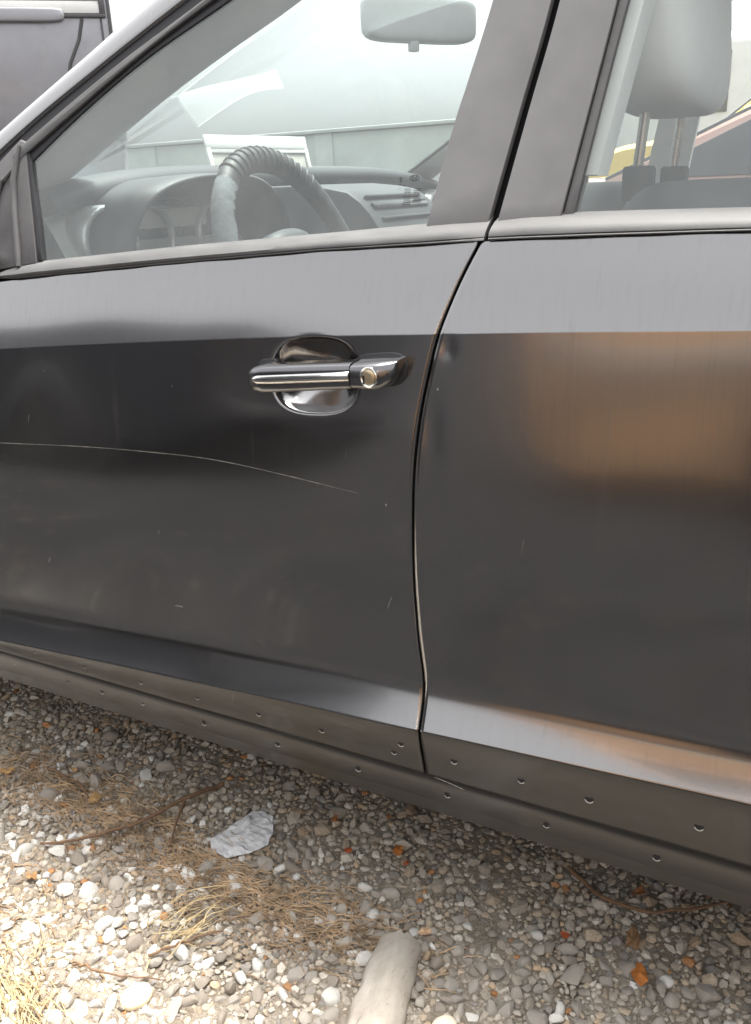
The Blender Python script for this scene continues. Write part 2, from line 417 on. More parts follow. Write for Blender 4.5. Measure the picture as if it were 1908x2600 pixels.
# clip holes left by missing side trim: black disc, its lower rim painted pale as a gleam
def clip_hole(parent, x, y, z, r):
    r *= 1.12
    V = [(x, y - .0002, z)]; F = []; k = 14
    for ring, (rr, dy) in enumerate(((r * .90, -.0003), (r * 1.0, -.0004), (r * 1.18, -.0002))):
        for j in range(k):
            a = 2 * math.pi * j / k; V.append((x + rr * math.cos(a), y + dy, z + rr * math.sin(a) * (1.12)))
    for j in range(k): F.append((0, 1 + j, 1 + (j + 1) % k))
    for ring in (0, 1):
        for j in range(k):
            a0 = 1 + ring * k; F.append((a0 + j, a0 + k + j, a0 + k + (j + 1) % k, a0 + (j + 1) % k))
    o = mesh('clip_hole', V, F, [M['gap'], M['lip'], M['lower']], None, False); fixn(o)
    for i, p in enumerate(o.data.polygons):
        p.material_index = 0 if i < k else (1 if p.center.z < z - r * .42 else 0 if i < 2 * k else 2)
    o.parent = parent; o.matrix_parent_inverse = Matrix.Identity(4)
    return o
for i, (x, z) in enumerate([(-.690, .3195), (-.586, .316), (-.473, .316), (-.367, .317), (-.262, .318), (-.160, .321), (-.042, .336), (-.054, .318)]):
    clip_hole(front_door, x, float(ybody(x, z)), z, (.0022, .0026, .003, .003, .0034, .0034, .0034, .0032)[i])
for i, (x, z) in enumerate([(.029, .331), (.114, .330), (.194, .330), (.312, .333), (.43, .335), (.56, .337)]):
    clip_hole(rear_door, x, float(ybody(x, z)), z, (.0036, .0036, .0044, .0042, .004, .004)[i])
for i, (x, z) in enumerate([(-.773, .267), (-.649, .263), (-.576, .263), (-.493, .265), (-.376, .261), (-.246, .263), (-.117, .262), (.012, .262), (.141, .261), (.270, .262), (.40, .262)]):
    clip_hole(sill, x, -.0154 + .0004 * math.sin(x * 14), z, (.0022, .002, .003, .0034, .0034, .0036, .0036, .0034, .0034, .0038, .0036)[i])

# long scratch on the front door, a raised ribbon of bare primer about a millimetre wide
def scratch(pts, w, parent, name='scratch'):
    S = spline(pts, 60); P = []
    for i, (x, z) in enumerate(S):
        ww = w * (.35 + .65 * abs(math.sin(i * 1.7) * math.cos(i * .31))) * (1 if i < 52 else (60 - i) / 8 + .1)
        P.append([(x, float(ybody(x, z + s * ww)) - .00035, z + s * ww) for s in (-.5, .5)])
    o = grid(name, P, M['scratch'], None, True); fixn(o); o.parent = parent; return o
scratch([(-.78, .6525), (-.66, .6605), (-.54, .6680), (-.42, .6730), (-.31, .6742), (-.20, .6665), (-.094, .6555)], .0007, front_door)
for (x, z, l, a) in ((-.640, .479, .012, 1.0), (-.395, .448, .014, .05), (-.41, .56, .006, 1.3), (-.70, .69, .010, 1.4), (-.63, .70, .012, 1.2), (.105, .62, .020, 1.45), (-.06, .52, .018, 1.2), (-.11, .70, .01, 1.4), (.02, .29, .04, -.15), (-.3, .335, .02, 1.2)):
    dx, dz = math.cos(a) * l / 2, math.sin(a) * l / 2
    scratch([(x - dx, z - dz), (x, z + .0004), (x + dx, z + dz)], .0011, front_door if x < -.03 else rear_door, 'paint_chip')

# ---- door handle
HB = [(-.2240, .0070), (-.2230, .0102), (-.2195, .0132), (-.2125, .0155), (-.2000, .0166), (-.1700, .0162), (-.1300, .0158), (-.0840, .0152)]
def hz(x): return .7852 + (x + .2235) * .0925
rings = []
for x, hh in HB:
    yo = -.0445 + .010 * max(0, (-x - .195) / .03) ** 2 * 1.0
    yi = -.018; zc = hz(x); k = []
    for (a, b) in ((-1, yi), (-.97, -.030), (-.90, yo + .004), (-.72, yo + .0008), (-.36, yo), (.40, yo + .0002), (.74, yo + .0010), (.90, yo + .0040), (.98, -.030), (1, yi)):
        k.append((x, b, zc + hh * a))
    rings.append(k)
hb = fixn(grid('door_handle', rings, M['handle'], None, True, caps=True, closed_v=True)); sharp(hb, 50); hb.parent = front_door
# key cover, tapering to a point at the upper rear corner
kc = [(-.0836, 1.0, -.7840, .0146)]
rings = []
for x, zt_, zb_ in ((-.0828, .8130, .7836), (-.070, .8146, .7838), (-.055, .8158, .7842), (-.048, .8162, .7858), (-.041, .8166, .7905), (-.0360, .8168, .7980), (-.0330, .8166, .8090)):
    yo = -.0447 + .018 * max(0, (x + .058) / .027) ** 2; h = (zt_ - zb_) / 2; c = (zt_ + zb_) / 2
    rings.append([(x, b, c + h * a) for a, b in ((-1, -.006), (-.97, yo + .010), (-.86, yo + .003), (-.6, yo), (.60, yo), (.76, yo + .002), (.95, yo + .012), (1, -.006))])
kcv = fixn(grid('key_cover', rings, M['handle'], None, True, caps=True, closed_v=True)); sharp(kcv, 45); kcv.parent = front_door
# base gasket under both ends
for (x0, x1) in ((-.228, -.196), (-.098, -.0310)):
    n = 10; ring_o = []
    pts2 = [(x0 + (x1 - x0) * .5 * (1 - math.cos(math.pi * t)), 1) for t in np.linspace(0, 1, n)] + [(x0 + (x1 - x0) * .5 * (1 - math.cos(math.pi * t)), -1) for t in np.linspace(1, 0, n)][1:-1]
    for x, s in pts2:
        w_ = (x - x0) / (x1 - x0); h = .0185 * math.sqrt(max(.02, 1 - abs(2 * w_ - 1) ** 5))
        ring_o.append((x, z_ := hz(x) + .0005 + s * h))
    o = slab('handle_gasket', [(x, float(ybody(x, z, False)) - .0025, z) for x, z in ring_o], [(x, float(ybody(x, z, False)) + .006, z) for x, z in ring_o], M['seal'], None, .0008); o.parent = front_door
# chrome strip
rings = []
for x, hh in ((-.2150, .0012), (-.2125, .0038), (-.2060, .0052), (-.19, .0056), (-.12, .0056), (-.0845, .0056), (-.0843, .0054)):
    zc = hz(x) + .0005; yo = -.0452 + .010 * max(0, (-x - .195) / .03) ** 2
    rings.append([(x, yo + .004, zc - hh), (x, yo - .0008, zc - hh * .8), (x, yo - .0020, zc - hh * .3), (x, yo - .0020, zc + hh * .4), (x, yo - .0006, zc + hh * .95), (x, yo + .004, zc + hh)])
cs = fixn(grid('chrome_strip', rings, M['chrome'], None, True, caps=True, closed_v=True)); sharp(cs, 60); cs.parent = front_door
# key lock: chrome collar and brass face
def disc_ring(name, c, prof, mat, parent, k=28, sz=1.12):
    P = [[(c[0] + r * math.cos(2 * math.pi * j / k), c[1] + y, c[2] + r * sz * math.sin(2 * math.pi * j / k)) for j in range(k)] for r, y in prof]
    o = grid(name, P, mat, None, True, closed_v=True); fixn(o); sharp(o, 40); o.parent = parent; return o
disc_ring('key_lock_collar', (-.0600, -.0447, .7995), [(.0102, .004), (.0102, -.0010), (.0092, -.0016), (.0080, -.0006), (.0078, .003)], M['chrome'], front_door)
disc_ring('key_lock', (-.0600, -.0447, .7995), [(.0079, .003), (.0076, -.0004), (.0070, -.0009), (.003, -.0011), (.0001, -.0011)], M['brass'], front_door)

o = box('key_slot', (-.0600, -.0562, .7995), (.0016, .0012, .0085), M['gap'], None, 0); o.parent = front_door
# ---- weather strips along the belt (rounded, dusty rubber)
def belt_strip(name, top, bot, parent, ends=True, n=90):
    x0 = max(top[0][0], bot[0][0]); x1 = min(top[-1][0], bot[-1][0])
    P = []
    for i, x in enumerate(np.linspace(x0, x1, n)):
        zt_ = np.interp(x, [p[0] for p in top], [p[1] for p in top]); zb_ = np.interp(x, [p[0] for p in bot], [p[1] for p in bot])
        e = min(i, n - 1 - i); s = min(1, .55 + .09 * e) if ends else 1
        zm_ = (zt_ + zb_) / 2; h = (zt_ - zb_) / 2 * (s if ends and i < n / 2 else 1)
        wob = .0004 * math.sin(x * 31) + .0003 * math.sin(x * 77 + 1)
        ring = []
        yb_ = float(ybody(x, zbelt(x), False)); yt_ = gp(x, zt_)[1]
        for a, o_ in ((-1.05, .006), (-1.02, -.0025), (-.90, -.0045), (-.74, -.0040), (-.70, -.0062), (-.35, -.0098), (.1, -.0100), (.5, -.0075), (.72, -.0058), (.76, -.0035), (.97, -.0015), (1.0, .004)):
            f = (a + 1) / 2; ring.append((x, yb_ + (yt_ - yb_) * f + o_ * s + wob, zm_ + h * a))
        P.append(ring)
    o = fixn(grid(name, P, M['rubber'], None, True, caps=True, closed_v=True)); sharp(o, 45); o.parent = parent; return o
FT = [(-.690, .9000), (-.676, .9035), (-.61, .912), (-.358, .930), (-.133, .943), (-.025, .950), (.0425, .9555)]
FB = [(-.690, .8865), (-.667, .888), (-.42, .9065), (-.154, .924), (.040, .9328), (.0425, .933)]
belt_strip('belt_weatherstrip', FT, FB, front_door)
RT = [(.0480, .9535), (.082, .957), (.19, .9575), (.291, .9575), (.6, .952), (.93, .935)]
RB = [(.0480, .9335), (.152, .936), (.295, .9385), (.6, .934), (.93, .92)]
belt_strip('belt_weatherstrip', RT, RB, rear_door, ends=False)

# ---- pillar trims, frames, glass (all in the leaning plane of the side windows)
def strip_slab(name, la, lb, off, th, mat, parent, n=14, bev=.0015, z0=None, z1=None):
    """slab between two polylines la and lb given as (x,z) lists of equal meaning"""
    A = spline(la, n); B = spline(lb, n)
    ring = [tuple(p) for p in A] + [tuple(p) for p in B[::-1]]
    o = slab(name, [gp(x, z, off) for x, z in ring], [gp(x, z, off - th) for x, z in ring], mat, None, bev)
    o.parent = parent; return o
gl_r = [(-.030, .944), (-.012, 1.04), (-.0, 1.088), (.018, 1.164), (.055, 1.345)]
gapl = [(.0405, .950), (.0615, 1.058), (.0805, 1.155), (.1130, 1.365)]
gapr = [(.0500, .948), (.0705, 1.058), (.0890, 1.154), (.1215, 1.365)]
trmr = [(.1155, .950), (.132, 1.055), (.146, 1.147), (.178, 1.365)]
runr = [(.127, .950), (.142, 1.055), (.156, 1.147), (.188, 1.345)]
strip_slab('pillar_trim', gl_r, gapl, .0090, .010, M['trimblack'], front_door)
strip_slab('pillar_trim', gapr, trmr, .0090, .010, M['trimblack'], rear_door)
strip_slab('window_channel', [(x + .0012, z) for x, z in trmr], runr, .0050, .008, M['sail'], rear_door, bev=.001)
strip_slab('glass_edge_seal', [(x - .0016, z) for x, z in gl_r], [(x + .0008, z) for x, z in gl_r], .0042, .006, M['chrome'], front_door, bev=.0003)
put(slab('pillar_post', [gp(x, z, -.012) for x, z in ((-.01, .93), (.03, 1.365), (.18, 1.365), (.115, .93))], [gp(x, z, -.05) for x, z in ((-.01, .93), (.03, 1.365), (.18, 1.365), (.115, .93))], M['gap'], None, 0))
put(slab('pillar_inner_trim', [gp(x, z, -.014) for x, z in ((.112, .99), (.175, 1.365), (.202, 1.365), (.142, .99))], [gp(x, z, -.06) for x, z in ((.112, .99), (.175, 1.365), (.202, 1.365), (.142, .99))], M['liner'], None, .004))

# upper frame of the front door: pale painted band between two dark seals, and the mirror sail
f_up = [(-.676, 1.049), (-.655, 1.065), (-.5, 1.147), (-.361, 1.211), (-.20, 1.290), (-.06, 1.345), (.05, 1.368), (.113, 1.372)]
f_lo = [(-.668, 1.040), (-.640, 1.0565), (-.555, 1.104), (-.446, 1.163), (-.336, 1.214), (-.18, 1.284), (-.05, 1.331), (.055, 1.350), (.113, 1.356)]
s_lo = [(-.648, 1.036), (-.558, 1.0945), (-.449, 1.154), (-.324, 1.207), (-.17, 1.276), (-.04, 1.321), (.055, 1.341), (.113, 1.346)]
a_lo = [(-.725, 1.035), (-.674, 1.072), (-.523, 1.151), (-.381, 1.219), (-.20, 1.301), (-.06, 1.356), (.05, 1.380), (.113, 1.384)]
strip_slab('window_frame', f_up, f_lo, .0070, .012, M['rubber'], front_door, 30)
strip_slab('window_seal', [(x, z - .0004) for x, z in f_lo], s_lo, .0020, .010, M['seal'], front_door, 30, .0006)
put(slab('frame_gap', [gp(x, z, .0015) for x, z in [tuple(p) for p in spline(a_lo, 30)] + [tuple(p) for p in spline(f_up, 30)[::-1]]], [gp(x, z, -.02) for x, z in [tuple(p) for p in spline(a_lo, 30)] + [tuple(p) for p in spline(f_up, 30)[::-1]]], M['seal'], None, 0))
# sail panel of the missing door mirror, with its raised ridge and torn bracket
sail_pts = [(-.664, 1.070), (-.652, 1.066), (-.644, 1.026), (-.628, .965), (-.614, .9095), (-.70, .899), (-.80, .885), (-.86, .90), (-.775, .985), (-.70, 1.045)]
o = slab('mirror_sail', [gp(x, z, .006) for x, z in sail_pts], [gp(x, z, -.006) for x, z in sail_pts], M['sail'], None, .002); o.parent = front_door
o = tube('sail_ridge', [gp(x, z, .008) for x, z in ((-.662, 1.062), (-.668, 1.02), (-.662, .98), (-.650, .93), (-.645, .905))], [.003, .005, .005, .005, .004], M['sail'], front_door, 8)
o = tube('sail_ridge', [gp(x, z, .007) for x, z in ((-.668, 1.035), (-.69, 1.018), (-.70, .99), (-.705, .93), (-.71, .90))], [.002, .004, .004, .004, .003], M['sail'], front_door, 8)
strip_slab('sail_seal', [(-.650, 1.060), (-.6415, 1.020), (-.626, .965), (-.613, .912)], [(-.640, 1.041), (-.632, 1.010), (-.617, .962), (-.604, .913)], .0045, .007, M['seal'], front_door, 12, .0006)
box('torn_bracket', gp(-.690, .917, .018), (.022, .010, .014), M['headrest'], front_door, .002, Matrix.Rotation(R(35), 3, 'Y'))
# glass of both doors
fg = [(-.606, .905)] + [(-.632, .985), (-.655, 1.030)] + [tuple(p) for p in spline(s_lo, 16)] + [tuple(p) for p in spline(gl_r, 10)[::-1]]
fg = [(-.62, .900), (-.660, 1.030)] + [(x - .002, z + .004) for x, z in spline(s_lo, 18)] + [(x + .004, z) for x, z in spline(gl_r, 10)[::-1]] + [(-.02, .935)]
o = mesh('window_glass', [gp(x, z, 0) for x, z in fg], [tuple(range(len(fg)))], M['glass'], None); o.parent = front_door
rg = [(x - .004, z) for x, z in spline(runr, 8)] + [(.45, 1.352), (.70, 1.33), (.86, 1.27), (.92, 1.15), (.93, .93), (.127, .945)]
o = mesh('window_glass', [gp(x, z, 0) for x, z in rg], [tuple(range(len(rg)))], M['glass'], None); o.parent = rear_door
rfo = [(.113, 1.372), (.45, 1.378), (.72, 1.356), (.90, 1.285), (.965, 1.15), (.975, .935)]; rfi = [(.113, 1.345), (.45, 1.350), (.70, 1.328), (.86, 1.268), (.92, 1.15), (.925, .93)]
strip_slab('window_frame', rfo, rfi, .007, .014, M['trimblack'], rear_door, 30)
# etched mark in the lower rear corner of the front glass: oval emblem and rows of tiny print
parts = []
def rect(x0, z0, x1, z1): parts.append(([gp(x0, z0, .0006), gp(x1, z0, .0006), gp(x1, z1, .0006), gp(x0, z1, .0006)], [(0, 1, 2, 3)]))
def oval(cx, cz, a, b, t, k=26):
    v = []; f = []
    for j in range(k):
        an = 2 * math.pi * j / k
        v += [gp(cx + a * math.cos(an), cz + b * math.sin(an), .0006), gp(cx + (a - t) * math.cos(an), cz + (b - t) * math.sin(an), .0006)]
    for j in range(k): f.append((2 * j, 2 * j + 1, (2 * j + 3) % (2 * k), (2 * j + 2) % (2 * k)))
    parts.append((v, f))
oval(-.0530, .9962, .0062, .0030, .0008)
parts.append(([gp(x, z, .0006) for x, z in ((-.0565, .9942), (-.0553, .9942), (-.0541, .9982), (-.0553, .9982))], [(0, 1, 2, 3)]))
parts.append(([gp(x, z, .0006) for x, z in ((-.0520, .9942), (-.0508, .9942), (-.0496, .9982), (-.0508, .9982))], [(0, 1, 2, 3)])); rect(-.0550, .9958, -.0510, .9966)
for (x, z, w_, h_) in ((-.0715, .9955, .003, .002), (-.0705, .9925, .002, .0025), (-.0735, .9895, .006, .0005), (-.0665, .9890, .004, .0004), (-.0700, .985, .0008, .0008)):
    rect(x, z, x + w_, z + h_)
rr = random.Random(3)
for cx, cz, w_, rows_ in ((-.0635, .9845, .0075, 3), (-.0520, .9845, .0070, 3), (-.0635, .9745, .0085, 3), (-.0520, .9745, .0095, 3), (-.0635, .969, .0085, 1)):
    for r_ in range(rows_):
        x = cx
        while x < cx + w_:
            l = rr.uniform(.0006, .0018); rect(x, cz - r_ * .0018, min(x + l, cx + w_), cz - r_ * .0018 + .0009); x += l + .0006
rect(-.0645, .9772, -.0550, .9777); rect(-.0530, .9772, -.0425, .9777)
o = join_meshes('glass_mark', parts, M['ink'], None, False); o.parent = front_door

# ---- A pillar, roof, screens, bonnet, boot
asil = [(-.90, .10, 1.002), (-.754, .131, 1.085), (-.612, .157, 1.162), (-.485, .180, 1.232), (-.30, .215, 1.322), (-.10, .245, 1.398), (.10, .262, 1.428)]
al3 = [gp(x, z, .004) for x, z in [(-.86, .955)] + a_lo[1:]]
A = spline(asil, 40); B = spline(al3, 40); P = []
for i in range(40):
    a, b = A[i], B[i]; row = []
    for t in np.linspace(0, 1, 9):
        p = a + (b - a) * t; bul = .010 * math.sin(math.pi * t); row.append((p[0] - bul * .3, p[1] - bul * .8, p[2] + bul * .5))
    row = [(a[0] + .004, a[1] + .02, a[2] - .006)] + row + [(b[0], b[1] + .012, b[2])]
    P.append(row)
put(fixn(grid('a_pillar', P, M['paint'], None, True)))
# windscreen inner edge line on the left, mirrored on the right
wl = [(-.80, .185, .985), (-.764, .22, 1.001), (-.649, .239, 1.063), (-.540, .257, 1.123), (-.444, .271, 1.170), (-.357, .280, 1.208), (-.25, .292, 1.268), (-.12, .305, 1.345), (-.06, .31, 1.375)]
WL = spline(wl, 26); P = []
for i, p in enumerate(WL):
    row = []
    for t in np.linspace(-1.06, 1.06, 25):
        hw = (W / 2 - p[1]); bul = (.26 - .15 * i / 25) * (1 - min(1, t * t)); row.append((p[0] - bul, W / 2 + t * hw, p[2] + .02 * (1 - t * t)))
    P.append(row)
put(grid('windscreen', P, M['windscreen'], None, True))
# inner trims of both A pillars (pale)
for s in (0, 1):
    P = []
    Bs = spline([gp(x, z, -.010) for x, z in [(-.80, .965), (-.70, 1.02)] + f_lo[2:]], 26)
    for i in range(26):
        a, b = WL[i], Bs[i]
        row = [(a[0] - .012, a[1] + .004, a[2] + .004), tuple(a)]
        for t in (.2, .4, .6, .8, 1): q_ = a + (b - a) * t; row.append((q_[0] + .012 * math.sin(math.pi * t), q_[1] + .012 * math.sin(math.pi * t), q_[2] - .01 * math.sin(math.pi * t)))
        if s: row = [(p[0], W - p[1], p[2]) for p in row]
        P.append(row)
    put(fixn(grid('a_pillar_trim', P, M['liner'], None, True)))
# black rim line of the far windscreen edge
put(tube('windscreen_seal', [(p[0] - .004, W - p[1] - .004, p[2] + .001) for p in WL], .0035, M['seal'], None, 6))
# roof and headliner
P = []; PL = []
for i, x in enumerate(np.linspace(-.08, .98, 16)):
    c = 1.405 + .035 * math.sin(math.pi * (i + 3) / 22)
    P.append([(x - .10 * (1 - t * t) * (1 if i < 3 else .3 if i < 6 else 0), W / 2 + t * (W / 2 - .225), c + .03 * (1 - abs(t) ** 3) - .03 * abs(t) ** 6) for t in np.linspace(-1, 1, 17)])
    PL.append([(x + .03, W / 2 + t * (W / 2 - .24), 1.378 + .02 * (1 - t * t)) for t in np.linspace(-1, 1, 9)])
put(grid('roof', P, M['paint'], None, True)); put(grid('headliner', PL, M['liner'], None, True))
for s in (0, 1):
    pts = [(-.10, .215, 1.385), (.1, .205, 1.405), (.45, .205, 1.408), (.75, .22, 1.388), (.98, .25, 1.33), (1.25, .30, 1.20), (1.45, .30, 1.05), (1.5, .25, .95)]
    put(tube('roof_rail', [(x, W - y if s else y, z) for x, y, z in spline(pts, 24)], [.035] * 24, M['paint'], None, 10))
P = [[(x + .06 * (1 - t * t), W / 2 + t * hw, z) for t in np.linspace(-1, 1, 11)] for x, hw, z in ((.98, .58, 1.40), (1.15, .58, 1.30), (1.35, .57, 1.14), (1.52, .57, 1.0))]
put(grid('rear_screen', P, M['windscreen'], None, True))
P = [[(x, W / 2 + t * hw, z - .05 * t ** 4) for t in np.linspace(-1, 1, 15)] for x, hw, z in ((-1.06, .74, .995), (-1.2, .755, .985), (-1.6, .73, .93), (-1.9, .68, .86), (-2.08, .62, .76), (-2.14, .60, .62), (-2.16, .60, .40), (-2.1, .6, .24))]
put(fixn(grid('bonnet', P, M['paint'], None, True)))
P = [[(x, W / 2 + t * hw, z - .04 * t ** 4) for t in np.linspace(-1, 1, 15)] for x, hw, z in ((1.5, .70, 1.0), (1.7, .70, 1.01), (2.0, .68, 1.0), (2.1, .66, .90), (2.14, .66, .6), (2.1, .64, .25))]
put(fixn(grid('boot_lid', P, M['paint'], None, True)))
for s in (0, 1):      # shoulders closing bonnet to wings
    P = [[(x, (W - y) if s else y, z) for y, z in ((float(ybody(x, zbelt(x), False)), zbelt(x)), (.10 + float(plan(x)) * .6, zt_), )] for x, zt_ in ((-2.0, .80), (-1.9, .82), (-1.6, .90), (-1.2, .955), (-1.06, .965), (-.86, .965), (-.70, .975))]
    put(fixn(grid('cowl_side', P, M['paint'], None, True)))
    P = [[(x, (W - y) if s else y, z) for y, z in ((float(ybody(x, zbelt(x), False)), zbelt(x)), (.20, .97))] for x in np.linspace(.93, 2.05, 8)]
    put(fixn(grid('rear_shoulder', P, M['paint'], None, True)))
# far side pillars and frames (seen through the windows)
def far(pts): return [(p[0], W - p[1], p[2]) for p in pts]
for A_, B_ in (([(x - .09, z) for x, z in gl_r], [(x - .060, z) for x, z in gapl]), ([(x, z) for x, z in rfo[3:]], [(x - .05, z) for x, z in rfi[3:]])):
    ring = [tuple(p) for p in spline(A_, 8)] + [tuple(p) for p in spline(B_, 8)[::-1]]
    put(slab('far_pillar', far([gp(x, z, .004) for x, z in ring]), far([gp(x, z, -.02) for x, z in ring]), M['liner'], None, 0))
put(mesh('far_window_glass', far([gp(x, z, 0) for x, z in fg]), [tuple(range(len(fg)))], M['glass']))
put(mesh('far_window_glass', far([gp(x, z, 0) for x, z in rg]), [tuple(range(len(rg)))], M['glass']))
# inner door cards (light) with dark top rolls, both sides
for s in (0, 1):
    Y = lambda y: W - y if s else y
    for (xa, xb) in ((-.80, .02), (.09, .92)):
        P = [[(x, Y(.085 + .02 * (1 - abs(v)) ** 2), .56 + v_ * (zbelt(x) - .01 - .56)) for v, v_ in ((-1, 0), (-.5, .25), (0, .5), (.3, .75), (1, .93))] for x in np.linspace(xa, xb, 10)]
        put(fixn(grid('door_card', P, M['dashlight'], None, True)))
        P = [[(x, Y(y), zbelt(x) + z) for y, z in ((.04, .012), (.06, .014), (.085, .004), (.09, -.03), (.085, -.06))] for x in np.linspace(xa, xb, 10)]
        put(fixn(grid('door_top_roll', P, M['dash'], None, True)))
# floor pan and firewall keep daylight out from below
put(box('floor_pan', (0, W / 2, .205), (4.0, 1.60, .06), M['under'], None, .02))
put(box('firewall', (-1.12, W / 2, .62), (.06, 1.55, .72), M['under'], None, .02))
put(box('exhaust_pipe', (.2, .62, .165), (2.6, .06, .05), M['under'], None, .02))

# wheels
def wheel(x, y, parent, r=.305, w=.195, out=-1, rimmat='alloy'):
    e = empty('wheel', (x, y, r)); 
    prof = [(r * .62, -w / 2), (r * .9, -w / 2), (r * .985, -w / 2 + .02), (r, -w / 4), (r, w / 4), (r * .985, w / 2 - .02), (r * .9, w / 2), (r * .62, w / 2)]
    k = 36
    t_ = fixn(grid('tyre', [[(a * math.cos(2 * math.pi * j / k), b, a * math.sin(2 * math.pi * j / k)) for j in range(k)] for a, b in prof], M['tyre'], None, True, closed_v=True)); t_.parent = e
    parts = []
    for j in range(7):
        a = 2 * math.pi * j / 7; ca, sa = math.cos(a), math.sin(a); yo = out * (w / 2 - .02)
        v = [(ca * d - sa * s, yo + out * h, sa * d + ca * s) for d, s, h in ((.03, -.03, .0), (.03, .03, 0), (r * .63, .022, -.005), (r * .63, -.022, -.005), (.03, -.03, -.03), (.03, .03, -.03), (r * .63, .022, -.03), (r * .63, -.022, -.03))]
        parts.append((v, [(0, 1, 2, 3), (4, 5, 6, 7), (0, 1, 5, 4), (2, 3, 7, 6), (0, 3, 7, 4), (1, 2, 6, 5)]))
    rm = [(r * .64, -w / 2 + .01), (r * .60, 0), (r * .64, w / 2 - .01)]
    n0 = [(a * math.cos(2 * math.pi * j / k), b, a * math.sin(2 * math.pi * j / k)) for a, b in rm for j in range(k)]
    parts.append((n0, [(i * k + j, (i + 1) * k + j, (i + 1) * k + (j + 1) % k, i * k + (j + 1) % k) for i in range(2) for j in range(k)]))
    rim = fixn(join_meshes('rim', parts, M[rimmat], None, False)); rim.parent = e
    if parent: e.parent = parent; e.matrix_parent_inverse = Matrix.Translation(-Vector((0, .85, 0))) if parent is car else Matrix.Identity(4)
    return e
for x in (-1.45, 1.16):
    wheel(x, .14, car); wheel(x, W - .14, car, out=1)

# ------------------------------------------------------------------ interior
def sub(o, p):
    o.parent = p; return o
def loftY(name, prof, ys, mat, crown=.035, shift=.10, smooth=True):
    P = []
    for y in ys:
        t = (y - W / 2) / (W / 2 - .15)
        P.append([(x - shift * (1 - t * t) * f, y, z - crown * abs(t) ** 4 * f2) for x, z, f, f2 in prof])
    return put(fixn(grid(name, P, mat, None, smooth)))
ys = np.linspace(.13, W - .13, 40)
dash = loftY('dashboard', [(-.98, .955, 1.3, .2), (-.86, 1.005, 1.2, .6), (-.76, 1.036, .6, 1), (-.71, 1.043, .3, 1), (-.675, 1.036, .2, 1), (-.662, 1.018, .2, 1), (-.672, 1.003, .2, 1), (-.70, .996, .2, 1)], ys, M['dash'])
lowp = sub(fixn(grid('lower_panel', [[(x - .02 * (1 - ((y - .85) / .7) ** 2), y, z - .03 * abs((y - .85) / .7) ** 4) for x, z in ((-.695, .999), (-.680, .975), (-.655, .93), (-.63, .89), (-.60, .86), (-.605, .80), (-.68, .70), (-.72, .56))] for y in ys], M['dashlight'], None, True)), dash)
# instrument hood over the dials
hp = []
for x, s in ((-.74, 1.0), (-.70, 1.03), (-.62, 1.05), (-.575, 1.04), (-.568, 1.0), (-.58, .94), (-.66, .86), (-.69, .80)):
    hp.append([(x + .03 * (1 - abs(math.cos(a))) * (1 if s > .95 else .5), .395 + .215 * s * math.copysign(abs(math.cos(a)) ** .75, math.cos(a)), .885 + .131 * s * math.sin(a) ** .8 if a not in (0,) else .885) for a in np.linspace(math.pi, 0, 32)])
sub(fixn(grid('instrument_hood', hp, M['dash'], None, True)), dash)
sub(box('instrument_panel', (-.675, .395, .92), (.02, .34, .13), M['screen'], None, .004), dash)
sub(box('dial_surround', (-.660, .36, .955), (.012, .22, .032), M['tan'], None, .004), dash)
for yy in (.31, .48):
    k = 24; P = [[(-.652 + dx, yy + r * math.cos(2 * math.pi * j / k), .925 + r * math.sin(2 * math.pi * j / k)) for j in range(k)] for r, dx in ((.052, 0), (.052, .012), (.047, .012), (.046, .002))]
    sub(fixn(grid('dial_ring', P, M['silver'], None, True, closed_v=True)), dash)
# side air vent at the door end of the dash: round barrel with louvres
for yy in (.215, W - .215):
    k = 24; P = [[(-.66 + dx, yy + r * math.cos(2 * math.pi * j / k), .925 + .9 * r * math.sin(2 * math.pi * j / k)) for j in range(k)] for r, dx in ((.062, -.03), (.062, .015), (.054, .020), (.050, .0), (.049, -.02))]
    sub(fixn(grid('air_vent', P, M['silver'], None, True, closed_v=True)), dash)
    for i in range(5):
        sub(box('vent_louvre', (-.655, yy, .895 + i * .015), (.03, .085 - abs(i - 2) * .012, .0025), M['dash'], None, .0008, Matrix.Rotation(R(18), 3, 'Y')), dash)
# centre stack with its sloping side, radio slots and silver trims
prof = [(-.72, 1.0), (-.60, 1.0), (-.535, .993), (-.49, .984), (-.462, .965), (-.44, .942), (-.41, .90), (-.34, .80), (-.22, .68), (-.02, .62), (-.02, .42), (-.72, .42)]
st = slab('centre_stack', [(x, .695, z) for x, z in prof], [(x, 1.01, z) for x, z in prof], M['dash'], None, .008); put(st)
for i, (x, z, w_) in enumerate(((-.468, .972, .25), (-.452, .955, .25), (-.432, .931, .25), (-.408, .905, .24), (-.378, .862, .24))):
    sub(box('silver_trim' if i % 2 == 0 else 'radio_slot', (x, .85, z), (.012, w_, .006 if i % 2 == 0 else .014), M['dash'] if i % 2 == 0 else M['screen'], None, .002, Matrix.Rotation(R(-40), 3, 'Y')), st)
sub(tube('gear_lever', [(-.18, .85, .68), (-.19, .85, .76), (-.185, .85, .80)], [.012, .012, .024], M['dash'], None, 10), st)

